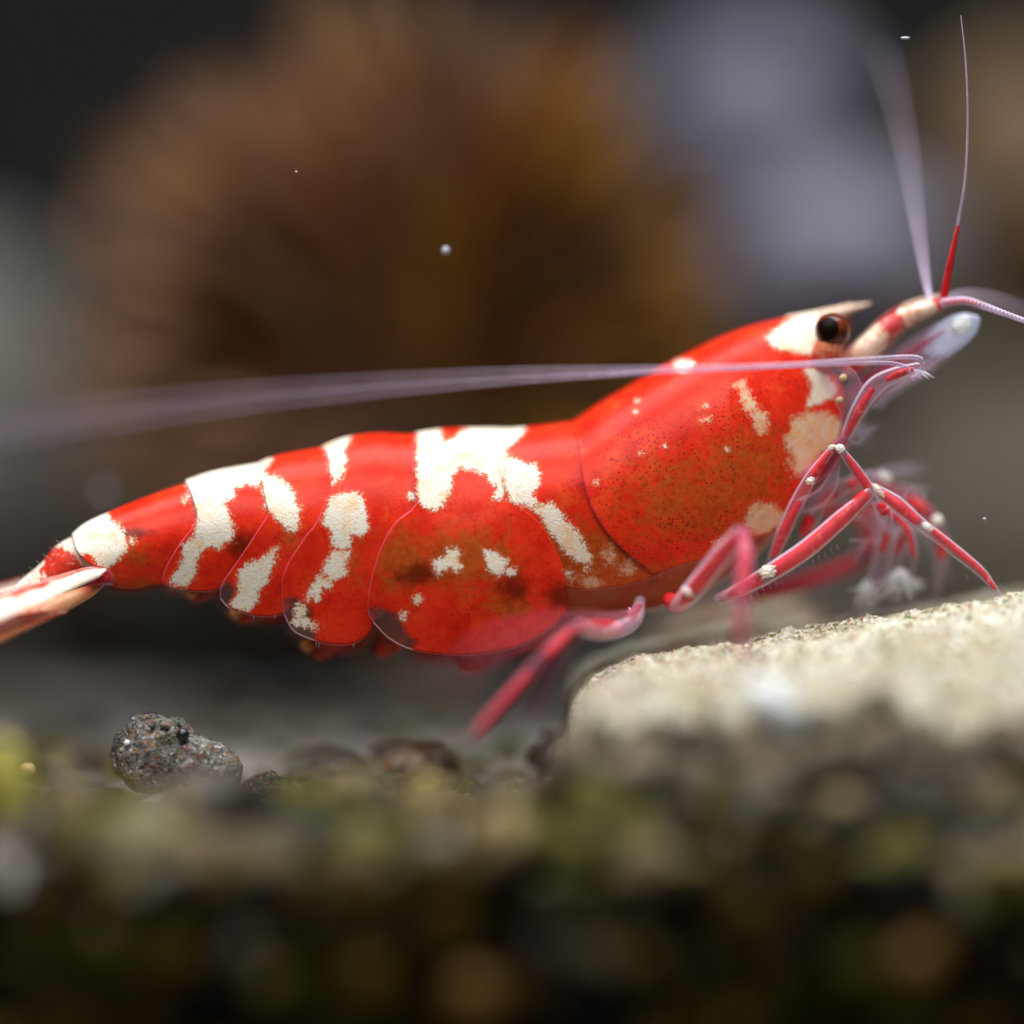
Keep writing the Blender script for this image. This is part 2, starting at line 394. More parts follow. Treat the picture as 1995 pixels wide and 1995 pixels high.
def make_bed():
    xs = np.r_[np.linspace(-300, -32, 26), np.linspace(-30, 30, 200), np.linspace(32, 300, 26)]
    ys = np.r_[np.linspace(-11.6, 12, 110), np.linspace(12.6, 40, 50), np.linspace(42, 130, 30)]
    V = np.array([(x, y, bed_z(x, y)) for x in xs for y in ys]) * MM
    struct(mesh_obj('soil_bed', V, grid_faces(len(xs), len(ys)), M['bed']))
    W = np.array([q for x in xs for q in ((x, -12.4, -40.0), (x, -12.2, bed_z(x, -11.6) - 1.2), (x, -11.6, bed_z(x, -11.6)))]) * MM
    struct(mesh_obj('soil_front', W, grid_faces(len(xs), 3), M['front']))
make_bed()

# ------------------------------------------------------------------ stones in the background (all far out of focus)
def overhang(V):
    V = V.copy(); k = np.clip((-V[:, 2] - 0.35) / 0.65, 0, 1)
    V[:, 1] += 0.85 * k; V[:, 0] *= 1 - 0.22 * k
    return V
def stone(name, c, rad, seed, mat, label, sub=4, freq=1.1, amp=0.22, rot=0.0, shape=None, group=None, cat='stone'):
    return tag(rebase(blob(name, c, rad, seed, mat, None, sub, freq, amp, rot, None, shape)), label, cat, group)

stone('shade_boulder', (600, 1130, 46), (620, 9.0, 330), 5, M['shaderock'], 'added dark boulder, its near-black colour painting the shade beneath the feathery plant', freq=0.9)  # added to paint the dark shade below the plant
stone('violet_stone', (1460, 225, 44), (215, 6.0, 165), 41, M['violet'], 'pale violet-grey stone, upper of two, behind the antennae', 4, 1.1, 0.25)
stone('violet_stone', (1610, 520, 38), (205, 6.0, 170), 47, M['violet'], 'pale violet-grey stone, lower of two, above the shrimp\'s eye', 4, 1.1, 0.25)
stone('brown_stone', (1985, 370, 42), (190, 6.0, 260), 53, M['brownrock'], 'small brown stone on the grey-brown boulder, behind the upright antennae', 4, 1.1, 0.25)
stone('grey_brown_boulder', (1860, 900, 48), (480, 8.0, 370), 59, M['greybrown'], 'grey-brown boulder beyond the pale slab', 4, 1.0, 0.2)
stone('grey_boulder', (-130, 880, 44), (330, 8.0, 440), 61, M['grey'], 'smooth pale grey boulder beyond the shrimp\'s tail', 4, 0.9, 0.18)

def plant():
    root = bpy.data.objects.new('feathery_plant', None); col.objects.link(root); root.location = PT(850, 1330, 26)
    rng = np.random.default_rng(5); V, F, C = [], [], []
    cx, cy, cz = np.array(PT(850, 800, 25)) / MM
    pal = np.array([(0.23, 0.155, 0.095), (0.12, 0.075, 0.035), (0.28, 0.11, 0.018), (0.25, 0.155, 0.022), (0.06, 0.040, 0.026), (0.22, 0.15, 0.045)])
    for k in range(3000):
        ph = math.radians(rng.uniform(-38, 212)); deg = math.degrees(ph)
        out = rng.uniform(-0.25, 0.75); d = np.array([math.cos(ph), -out, math.sin(ph)]); d /= np.linalg.norm(d)
        reach = np.interp(deg, [-40, 0, 30, 60, 90, 120, 150, 180, 215], [7.0, 9.0, 10.6, 12.4, 13.4, 13.2, 12.6, 11.6, 8.0])
        reach *= rng.uniform(0.45, 1.0) ** 0.6 * (1 + 0.10 * noise.noise(Vector((ph * 3, out * 2, 0))))
        r0 = rng.uniform(0.0, 0.55) * reach; L = reach - r0; w = rng.uniform(0.14, 0.36)
        g = 1.2 * noise.noise(Vector((ph * 7.0, out * 3.0, reach * 0.12))) + 0.25 * rng.normal()
        e = deg + 30 * rng.normal()
        if e > 125: c = pal[0] if g > 0.05 else (pal[1] if g > -0.35 else pal[4])
        elif e > 55: c = pal[2] if g > 0.15 else (pal[3] if g > -0.12 else (pal[1] if g > -0.4 else pal[4]))
        else: c = pal[5] if g > 0.2 else (pal[3] if g > -0.1 else pal[1])
        if reach > 10.5 and deg > 75: c = c * 0.5 + pal[0] * 0.5
        if reach < 7.0 and deg > 105: c = c * 0.5 + pal[4] * 0.5
        c = c * rng.uniform(0.6, 1.35) * np.array((1.62, 1.42, 1.5))
        s = np.cross(d, rng.normal(size=3)); s /= np.linalg.norm(s); nn = np.cross(d, s)
        bend = np.array([0, 0, -1.0]) * rng.uniform(0, 0.22) + rng.normal(size=3) * 0.06
        n0 = len(V); m = 6
        for i in range(m + 1):
            t = i / m; q = np.array([cx, cy, cz]) + d * (r0 + L * t) + bend * L * t * t
            q[1] = max(q[1], 13.0)
            ww = w * math.sin(math.pi * min(1, 0.12 + 0.86 * t)) ** 0.7
            for e, h in ((-1, 0.25), (0, 0), (1, 0.25)): V.append((q + s * e * ww + nn * h * ww) * MM); C.append((*c, 1))
        for i in range(m):
            for e in (0, 1): F.append((n0 + i * 3 + e, n0 + i * 3 + e + 1, n0 + i * 3 + e + 4, n0 + i * 3 + e + 3))
    o = mesh_obj('foliage', np.array(V), np.array(F, dtype=np.int32), M['plantleaf'], root, colors={'tint': np.array(C)})
    for k in range(7):
        a = (k - 3) * 0.16
        tube('stem', [(850 + 24 * (k - 3), 1345, 26 + (k % 3)), (850 + 30 * (k - 3), 1040, 26), (850 + 150 * a * 3, 780, 25)], [26, 22, 14], M['brownrock'], root, 20, 8)
    return tag(root, 'brown and ochre feathery plant with radiating leaves behind the shrimp', 'plant')
plant()

# ------------------------------------------------------------------ soil granules (uncountable) and moss
def rand_rot(rng):
    q = rng.normal(size=4); q /= np.linalg.norm(q); w, x, y, z = q
    return np.array([[1 - 2 * (y * y + z * z), 2 * (x * y - z * w), 2 * (x * z + y * w)],
                     [2 * (x * y + z * w), 1 - 2 * (x * x + z * z), 2 * (y * z - x * w)],
                     [2 * (x * z - y * w), 2 * (y * z + x * w), 1 - 2 * (x * x + y * y)]])
def granules():
    rng = np.random.default_rng(7)
    Vb, Fb = ICO[2]; var = [lump(Vb, 100 + k, 1.1, 0.34, 4) for k in range(16)]
    VV, FF, CC = [], [], []; n = 0
    def put(x, y, z, r, c):
        nonlocal n
        V = var[rng.integers(16)] * np.array([1, rng.uniform(0.75, 1.1), rng.uniform(0.65, 1.0)])
        V = (V @ rand_rot(rng).T) * r + np.array([x, y, z])
        VV.append(V * MM); FF.append(Fb + n); n += len(V)
        CC.append(np.tile(np.array([*c, 1.0]), (len(V), 1)))
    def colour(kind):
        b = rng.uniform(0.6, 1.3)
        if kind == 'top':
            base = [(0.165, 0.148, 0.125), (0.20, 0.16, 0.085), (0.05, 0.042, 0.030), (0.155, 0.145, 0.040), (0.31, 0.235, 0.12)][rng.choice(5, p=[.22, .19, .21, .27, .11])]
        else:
            base = [(0.016, 0.010, 0.003), (0.050, 0.032, 0.002), (0.09, 0.07, 0.016), (0.005, 0.004, 0.004), (0.036, 0.034, 0.003)][rng.choice(5, p=[.32, .2, .10, .26, .12])]  # same soil, tinted near black to paint the unlit front face
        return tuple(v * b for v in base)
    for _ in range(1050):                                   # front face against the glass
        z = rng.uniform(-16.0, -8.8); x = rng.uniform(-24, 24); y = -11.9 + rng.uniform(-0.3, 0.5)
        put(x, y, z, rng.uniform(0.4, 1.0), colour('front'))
    for _ in range(1200):                                  # top of the bed
        y = rng.uniform(-11.8, 6.0) if rng.random() < 0.8 else rng.uniform(6, 34); x = rng.uniform(-23, 23) * (1 + max(0, y) / 120)
        if x > 0.3 and -8 < y < 14: continue
        r = rng.uniform(0.2, 0.7) if y > -4 else rng.uniform(0.5, 1.1)
        if y > 6: r = rng.uniform(0.3, 0.7)
        if -6.0 < y < 4.5: r *= 0.5
        put(x, y, bed_z(x, y) + r * 0.1, r, colour('top'))
    for _ in range(240):                                   # under and in front of the slab
        x = rng.uniform(0.2, 24); y = rng.uniform(-11.8, -7.6); r = rng.uniform(0.45, 0.95)
        put(x, y, bed_z(x, y) + r * 0.25, r, colour('top' if rng.random() < 0.5 else 'front'))
    for _ in range(260):
        x = rng.uniform(1.3, 17.5); y = rng.uniform(-8.6, -5.0); r = rng.uniform(0.25, 0.7); top = -5.9 + 0.035 * x + 0.5 * noise.noise(Vector((x * 0.5, 1, 2)))
        put(x, y, rng.uniform(-8.2, top), r, tuple(np.array((0.27, 0.225, 0.165)) * rng.uniform(0.35, 1.3)))
    for _ in range(60):
        x = 1.45 + rng.normal() * 0.35; y = rng.uniform(-6, 5); put(x, y, rng.uniform(-7.6, -5.6 - abs(x - 1.6)), rng.uniform(0.15, 0.4), tuple(np.array((0.26, 0.19, 0.14)) * rng.uniform(0.5, 1.3)))
    o = mesh_obj('soil_granules', np.vstack(VV), np.vstack(FF).astype(np.int32), M['grain'], colors={'tint': np.vstack(CC)})
    o['kind'] = 'stuff'; o['label'] = 'dark crumbly aquarium soil grains heaped along the front'; o['category'] = 'soil'
granules()

def moss():
    rng = np.random.default_rng(21); V, F, C = [], [], []
    spots = [(-4.5, -9.5), (-12.5, -8.6), (-1.2, -9.8), (3.0, -10.0), (6.5, -10.2), (9.5, -9.0), (12.2, -9.6), (5.2, -8.5), (-9, -10.6), (1.8, -11.2), (8, -11.5), (-2.6, -8.0)]
    for sx, sy in spots:
        g = np.array([(0.10, 0.13, 0.018), (0.15, 0.13, 0.03), (0.08, 0.10, 0.02)][rng.integers(3)])
        for _ in range(110):
            x, y = sx + rng.normal() * 0.8, max(-12.3, sy + rng.normal() * 0.5)
            z = bed_z(x, y) + rng.uniform(0.0, 1.1) - (0.3 if y < -11.2 else 0)
            a = rng.uniform(0, 6.28); up = rng.uniform(0.2, 1.2); L = rng.uniform(0.25, 0.6); w = L * 0.28
            d = np.array([math.cos(a), math.sin(a), up]); d /= np.linalg.norm(d); s = np.cross(d, [0.3, 0.2, 1]); s /= np.linalg.norm(s); nn = np.cross(d, s)
            p = np.array([x, y, z]); n0 = len(V)
            for q in (p, p + d * L * .5 + s * w + nn * w * .4, p + d * L, p + d * L * .5 - s * w + nn * w * .4): V.append(q * MM); C.append((*(g * rng.uniform(.6, 1.3)), 1))
            F.append((n0, n0 + 1, n0 + 2, n0 + 3))
    o = mesh_obj('moss', np.array(V), np.array(F, dtype=np.int32), M['moss'], colors={'tint': np.array(C)})
    o['kind'] = 'stuff'; o['label'] = 'olive green moss tufts growing on the front soil'; o['category'] = 'moss'
moss()

# ------------------------------------------------------------------ the pale stone slab the shrimp stands on
def slab():
    fx = [1060, 1115, 1150, 1240, 1400, 1520, 1732, 1925, 1995, 2300]     # focus line (px)
    fy = [1360, 1336, 1318, 1284, 1260, 1242, 1202, 1170, 1155, 1110]
    ex = [1060, 1120, 1172, 1297, 1410, 1500, 1560, 1609, 1682, 1740, 1796, 1852, 1920, 1995, 2300]
    ey = [1440, 1425, 1412, 1398, 1398, 1410, 1418, 1380, 1350, 1362, 1385, 1402, 1388, 1368, 1340]
    NX, NY = 420, 230
    xs = np.r_[np.linspace(1112, 2000, 360), np.linspace(2006, 2320, NX - 360)]; V = np.empty((NX, NY + 6, 3))
    for i, px in enumerate(xs):
        zf = np.interp(px, fx, fy); ze = np.interp(px, ex, ey)
        x = (px - 997.5) * K
        edge = -7.0 + 1.5 * noise.fractal(Vector((x * 0.38, 5.5, 0)), 0.8, 2, 4)
        taper = min(1.0, (px - 1100) / 60.0)
        edge *= 0.35 + 0.65 * taper; back = 12.0 * (0.25 + 0.75 * taper)
        z0 = (997.5 - zf) * K; z1 = (997.5 - ze) * K * (D - 7.2) / D
        hump = 0.25 * math.exp(-((px - 1450) / 130.0) ** 2)
        for j in range(NY):
            t = j / (NY - 1); y = edge + (back - edge) * t ** 1.15
            if y < 0:
                s = min(1.0, y / -7.2); z = z0 + (z1 - z0) * s ** 1.15
            else:
                k = min(1, y / 5.5); k = k * k * (3 - 2 * k)
                z = z0 + hump * k - 0.05 * y * (1 if px > 1600 else 0.3) - 0.03 * max(0, y - 7) ** 2
            p = Vector((x, y, 0))
            z += (0.20 * noise.fractal(p * 0.75, 0.7, 2.1, 5) - 0.16 * max(0, noise.noise(p * 1.3 + Vector((3, 7, 1))) - 0.25)) * (1.0 + 2.8 * min(1, max(0, -y - 1.5) / 3)) + 0.06 * noise.fractal(p * 4.0, 0.6, 2.2, 5) + 0.028 * noise.noise(p * 15)
            dl = max(0.0, 1 - (px - 1112 - 22 * noise.noise(Vector((y * 1.3, 2, 0)))) / 34.0); z -= 0.7 * min(2.0, dl ** 1.5)
            if i == 0: z = bed_z(x, y) - 0.6
            V[i, j + 6] = (x + 0.05 * noise.noise(p * 3), y, z)
        e = V[i, 6].copy(); gb = bed_z(x, 0) - 1.0
        for m, (dy, dz) in enumerate([(-0.05, -0.18), (0.05, -0.42), (0.35, -0.75), (0.9, -1.25), (1.8, -3.0)]):
            q = Vector((x * 1.1, m * 0.9, 9.0))
            V[i, 5 - m - 0] = (e[0] + 0.15 * noise.noise(q * 2), e[1] + dy + 0.18 * noise.fractal(q, 0.8, 2, 3), max(gb, e[2] + dz * (1 + 0.35 * noise.noise(q))))
        V[i, 0] = (e[0], e[1] + 3.0, gb - 1.0)
    F = grid_faces(NX, NY + 6)
    o = mesh_obj('stone_slab', V.reshape(-1, 3) * MM, F, M['slab'])
    # left end wall and back skirt, so that the slab is solid from the side too
    tag(rebase(o), 'pale sandy limestone slab with crumbly edge under the shrimp\'s front legs', 'stone')
slab()

def rest(name, c, rad, seed, mat, label, cat, sub=3, freq=1.4, amp=0.25, rot=0.0, group=None):
    return tag(rebase(blob(name, c, rad, seed, mat, None, sub, freq, amp, rot)), label, cat, group)

# crumbs, clods and pebbles
def clod():
    root = bpy.data.objects.new('soil_clod', None); col.objects.link(root); root.location = PT(345, 1548, 0.4)
    V1, F1 = ICO[5]
    def piece(name, c, rad, seed, rot, sub=5, mat='clod', par=None, amp=0.22):
        return blob(name, c, rad, seed, M[mat], par or root, sub, 1.7, amp, rot)
    body = piece('lump', (302, 1468, 0.7), (84, 1.0, 78), 3, 0.2, amp=0.16)
    piece('lump', (395, 1490, 0.4), (78, 0.8, 52), 8, -0.35, amp=0.16)
    piece('black_grain', (356, 1432, -0.15), (13, 0.17, 14), 9, 0, 3, 'black', body, 0.08)
    rng = random.Random(4)
    for k in range(46):
        a = rng.uniform(0.1, 3.0); s = rng.uniform(0.75, 1.0)
        x = 300 - 76 * s * math.cos(a) if k % 2 else 392 - 70 * s * math.cos(a); y = (1470 - 72 * s * math.sin(a)) if k % 2 else (1498 - 40 * s * math.sin(a))
        piece('crumb', (x, y, 0.45 - 0.55 * (1 - s) * 4 + rng.uniform(-.1, .1)), (rng.uniform(3, 8), 0.08, rng.uniform(3, 7)), k, rng.uniform(0, 3), 2, rng.choice(['clod', 'darkclod', 'clod', 'yellow', 'white'] if k % 5 == 0 else ['clod', 'darkclod']), body, 0.3)
    return tag(root, 'dark speckled two-lobed soil clod with a round black grain stuck on it', 'soil clod')
clod()
rest('dark_clod', (510, 1552, 0.6), (56, 0.9, 44), 15, M['darkclod'], 'small blackish crumb lying beside the two-lobed clod', 'soil clod', 4, 1.8, 0.25, 0.3)
rest('dark_clod', (640, 1512, 4.0), (80, 1.4, 46), 16, M['clod'], 'blackish clod between the grey clod and the small blackish crumb', 'soil clod', 4, 1.9, 0.38)
rest('grey_clod', (800, 1512, 3.6), (100, 1.5, 66), 17, M['cobble'], 'rounded grey-brown clod just past the yellow pellets', 'soil clod', 4, 1.8, 0.35)
rest('grey_clod', (420, 1665, -7.0), (130, 1.8, 95), 18, M['clod'], 'smooth pale grey clod in front of the two-lobed clod', 'soil clod', 4, 1.2, 0.2)
rest('grey_clod', (560, 1622, -4.5), (80, 1.2, 62), 19, M['clod'], 'brownish grey clod before the small blackish crumb', 'soil clod', 4, 1.3, 0.22)
rest('olive_clod', (270, 1650, -8.2), (120, 1.7, 80), 20, M['olive'], 'olive clod filmed with algae on the soil front', 'soil clod', 4, 1.2, 0.22)
rest('yellow_pellet', (830, 1530, -5.5), (26, 0.35, 25), 25, M['yellow'], 'larger dull yellow pellet below the rounded grey-brown clod', 'pellet', 3, 1.0, 0.1)
rest('yellow_pellet', (676, 1556, 0.3), (15, 0.2, 11), 26, M['yellow'], 'tiny yellow pellet beside the blackish clod', 'pellet', 3, 1.2, 0.2)
rest('yellow_pellet', (958, 1600, -7.0), (24, 0.35, 20), 27, M['yellow'], 'small yellow-green pellet left of the tan pebble', 'pellet', 3, 1.2, 0.15)
rest('tan_pebble', (1142, 1612, -8.0), (46, 0.6, 42), 28, M['tan'], 'rounded tan pebble on the soil in front of the slab', 'pebble', 3, 1.1, 0.15)
rest('white_chip', (1508, 1372, -7.9), (70, 0.5, 40), 29, M['white'], 'bright white chip on the crumbly edge of the slab', 'chip', 3, 1.2, 0.2, -0.75)
rest('shaded_rear_lump', (1430, 1248, 8.5), (185, 2.6, 78), 36, M['cobble'], 'brown cobble lying behind the slab under the shrimp\'s chest', 'stone', 4, 1.3, 0.2, 0.12)  # added lump; its brown paints the shade on the slab's rear
rest('orange_crumb', (55, 1498, -0.4), (14, 0.2, 13), 30, M['tan'], 'little orange crumb beside the yellow-green leaf', 'crumb', 3, 1.5, 0.25)
rest('orange_pellet', (925, 1940, -12.6), (55, 0.5, 50), 33, M['orange'], 'dull orange lump low in the soil face', 'pellet', 3, 1.2, 0.2)
rest('orange_pellet', (1790, 1870, -12.6), (48, 0.5, 44), 34, M['orange'], 'dull orange lump in the soil face below the slab', 'pellet', 3, 1.2, 0.2)
rest('fallen_leaf', (10, 1540, -8.6), (58, 0.25, 95), 35, M['leaf'], 'yellow-green leaf scrap standing upright at the soil edge', 'leaf', 4, 0.9, 0.18, 0.15)
# motes drifting in the water
rest('floating_mote', (868, 488, -0.9), (8, 0.1, 9), 71, M['speck'], 'round pale mote drifting above the shrimp\'s back', 'mote', 2)
rest('floating_mote', (1763, 74, 0.4), (9, 0.05, 3), 72, M['speck'], 'thin pale mote drifting beside the upright antenna', 'mote', 2)
rest('floating_mote', (577, 335, 0.3), (2.5, 0.03, 2.5), 73, M['speck'], 'tiny pale mote in front of the brown feathery plant', 'mote', 2)
rest('floating_mote', (1918, 1011, 0.2), (4, 0.05, 3), 74, M['speck'], 'tiny pale mote above the foot on the slab', 'mote', 2)
rest('floating_mote', (203, 960, -7.4), (10, 0.13, 10), 75, M['speck'], 'blurred pale mote drifting above the shrimp\'s tail', 'mote', 2)

# ------------------------------------------------------------------ THE SHRIMP
shrimp = bpy.data.objects.new('red_white_shrimp', None); col.objects.link(shrimp); shrimp.location = PT(1300, 1260, 2.0)
tag(shrimp, 'red shrimp with cream white patches walking onto the pale stone slab', 'shrimp')

def crop(ox, oy, s, pts): return [(ox + x * s, oy + y * s) for x, y in pts]
C1 = (0, 900, 500 / 1932); C2 = (300, 800, 500 / 1932); C3 = (650, 800, 600 / 1932); C4 = (1050, 580, 650 / 1932)
def disc(x, y, r, k=10): return [(x + r * math.cos(a * 2 * math.pi / k), y + r * math.sin(a * 2 * math.pi / k)) for a in range(k)]
ABD_W = [
    crop(*C2, [(225, 520), (235, 480), (420, 440), (770, 375), (880, 335), (890, 380), (820, 460), (790, 560), (740, 580), (700, 550), (610, 600), (600, 650), (540, 700), (560, 770), (610, 920), (580, 980), (500, 1020), (420, 1030), (350, 1060), (320, 1130), (310, 1230), (240, 1330), (105, 1300), (180, 1190), (220, 1110), (210, 1010), (300, 960), (330, 850), (330, 790), (290, 650), (225, 690), (215, 680), (275, 635)]),
    crop(*C2, [(820, 490), (900, 490), (1000, 560), (1060, 620), (1100, 760), (1080, 890), (1040, 915), (970, 860), (900, 790), (850, 740), (815, 560)]),
    crop(*C2, [(930, 1035), (920, 1110), (885, 1180), (840, 1290), (775, 1360), (785, 1420), (725, 1500), (650, 1510), (570, 1470), (640, 1370), (630, 1240), (700, 1160), (780, 1125), (850, 1085), (890, 1035)]),
    crop(*C2, [(1270, 280), (1340, 200), (1485, 180), (1440, 320), (1450, 400), (1420, 500), (1350, 550), (1325, 450), (1310, 330)]),
    crop(*C2, [(1310, 680), (1380, 645), (1500, 620), (1570, 650), (1600, 760), (1610, 890), (1560, 940), (1490, 930), (1480, 1020), (1400, 1045), (1350, 1020), (1340, 930), (1290, 860), (1265, 830), (1300, 760)]),
    crop(*C2, [(1330, 1060), (1480, 1060), (1470, 1110), (1440, 1170), (1460, 1210), (1390, 1275), (1320, 1285), (1285, 1240), (1265, 1190), (1310, 1130)]),
    crop(*C2, [(1225, 1245), (1335, 1290), (1335, 1345), (1265, 1330), (1260, 1420), (1220, 1440), (1195, 1385), (1160, 1440), (1140, 1410), (1185, 1340)]),
    crop(*C2, disc(1100, 1505, 52)), crop(*C2, disc(1075, 1595, 34)), crop(*C2, disc(1140, 1597, 42)), crop(*C2, disc(1195, 1622, 30)),
    crop(*C3, [(525, 130), (670, 120), (690, 200), (760, 180), (800, 130), (860, 100), (960, 100), (1060, 105), (1190, 70), (1210, 120), (1150, 190), (1090, 225), (1085, 290), (1072, 380), (1068, 460), (1068, 565), (1000, 560), (1020, 490), (975, 440), (965, 400), (880, 385), (800, 355), (765, 370), (745, 450), (715, 530), (690, 600), (640, 628), (570, 605), (535, 570), (525, 420), (522, 280)]),
    crop(*C3, [(1072, 300), (1130, 295), (1180, 330), (1270, 340), (1295, 400), (1285, 470), (1245, 520), (1270, 595), (1200, 605), (1110, 565), (1072, 480)]),
    crop(*C3, [(1280, 600), (1370, 585), (1415, 620), (1455, 690), (1525, 750), (1565, 830), (1595, 880), (1625, 920), (1590, 965), (1530, 955), (1470, 905), (1405, 820), (1365, 770), (1320, 690), (1250, 625)]),
    crop(*C3, [(770, 862), (805, 900), (775, 930), (810, 980), (770, 1010), (730, 985), (680, 1005), (660, 1030), (635, 995), (618, 935), (690, 915), (715, 875)]),
    crop(*C3, [(945, 872), (1000, 893), (1055, 915), (1092, 940), (1085, 990), (1030, 1036), (955, 985), (940, 930)]),
    crop(*C3, disc(1110, 1005, 27)), crop(*C3, disc(530, 1185, 25)), crop(*C3, disc(435, 1290, 22)), crop(*C3, disc(1475, 1015, 22)), crop(*C3, disc(1600, 1000, 22)),
    crop(*C3, disc(490, 535, 18)),
    crop(*C1, [(530, 555), (620, 440), (800, 365), (830, 440), (915, 490), (930, 540), (955, 590), (945, 680), (890, 725), (860, 755), (810, 795), (740, 775), (690, 715), (620, 685), (600, 745), (540, 745), (495, 695), (545, 640)]),
    crop(*C1, disc(990, 598, 22)),
]
HEAD_W = [
    crop(*C4, [(1320, 235), (1400, 165), (1560, 85), (1640, 70), (1625, 200), (1580, 335), (1480, 315), (1400, 302), (1345, 282)]),
    crop(*C4, [(1530, 405), (1610, 395), (1700, 500), (1725, 560), (1640, 605), (1555, 635), (1580, 520), (1555, 460)]),
    disc(1332, 713, 11), disc(1322, 714, 9), disc(1343, 712, 9),  # highlight on the carapace painted as white discs
    disc(1238, 802, 1.5), disc(1243, 782, 1), disc(1374, 792, 3), disc(1368, 820, 2), disc(1380, 816, 2), disc(1416, 876, 1.5),
    disc(1252, 884, 1), disc(1297, 870, 1), disc(1163, 941, 2),
]
HEAD_P = [
    crop(*C4, [(1460, 700), (1560, 660), (1700, 675), (1770, 780), (1700, 850), (1650, 910), (1560, 1030), (1480, 1010), (1440, 950), (1430, 800)]),
    crop(*C4, [(1200, 1260), (1260, 1190), (1340, 1200), (1440, 1260), (1350, 1380), (1230, 1350)]),
    crop(*C4, [(1000, 1480), (1030, 1400), (1110, 1420), (1120, 1500), (1030, 1560)]),
    crop(*C4, [(1140, 510), (1175, 500), (1240, 580), (1300, 670), (1325, 745), (1280, 775), (1235, 735), (1220, 650), (1170, 580)]),
]
ABD_P = [crop(*C3, disc(1500, 1035, 36)), crop(*C3, disc(1740, 900, 50)), crop(*C3, disc(1620, 1070, 46)), crop(*C3, disc(1850, 985, 40))]

def sdf(polys, X, Y):
    """signed distance (px) to the union of polygons, positive inside"""
    P = np.stack([X.ravel(), Y.ravel()], 1); best = np.full(len(P), -90.0)
    for poly in polys:
        Q = np.array(poly); lo = Q.min(0) - 60; hi = Q.max(0) + 60
        idx = np.where(((P > lo) & (P < hi)).all(1))[0]
        if not len(idx): continue
        p = P[idx]; a = Q; b = np.roll(Q, -1, 0); d2 = np.full(len(p), 1e9); ins = np.zeros(len(p), bool)
        for (ax, ay), (bx, by) in zip(a, b):
            ex, ey = bx - ax, by - ay; wx, wy = p[:, 0] - ax, p[:, 1] - ay
            t = np.clip((wx * ex + wy * ey) / (ex * ex + ey * ey + 1e-9), 0, 1)
            d2 = np.minimum(d2, (wx - ex * t) ** 2 + (wy - ey * t) ** 2)
            c = ((ay > p[:, 1]) != (by > p[:, 1]))
            with np.errstate(divide='ignore', invalid='ignore'):
                ins ^= c & (p[:, 0] < (bx - ax) * (p[:, 1] - ay) / (by - ay + 1e-12) + ax)
        s = np.sqrt(d2) * np.where(ins, 1, -1)
        best[idx] = np.maximum(best[idx], s)
    return best.reshape(X.shape)

WX = [-100, 60, 150, 220, 330, 430, 540, 650, 760, 900, 1050, 1180, 1300, 1420, 1520, 1600, 1680, 1760]
WW = [0.3, 0.45, 0.85, 1.05, 1.25, 1.42, 1.62, 1.82, 1.98, 2.10, 2.10, 2.12, 2.10, 1.95, 1.55, 1.05, 0.7, 0.5]       # half width, mm
MX = [-100, 150, 400, 900, 1300, 1600, 1800]; MY = [0.7, 1.0, 1.55, 2.12, 2.25, 2.2, 2.3]                                # depth of the mid plane, mm
def halfw(x): return np.interp(x, WX, WW)
def midy(x): return np.interp(x, MX, MY)
ROLL = 5.0                                              # px lower per mm of depth: the animal leans a little
def surf(px, py, prof, side, off):
    w = (halfw(px) + off) * prof; m = midy(px); y = m + side * w
    yn = m - w
    return y, py + (y - yn) * ROLL

def profile(v, vs=0.5, curl=0.22):
    return np.where(v < vs, np.sqrt(np.maximum(0, 1 - (1 - np.minimum(v, vs) / vs) ** 2)), 1 - curl * (np.maximum(v - vs, 0) / (1 - vs)) ** 2)

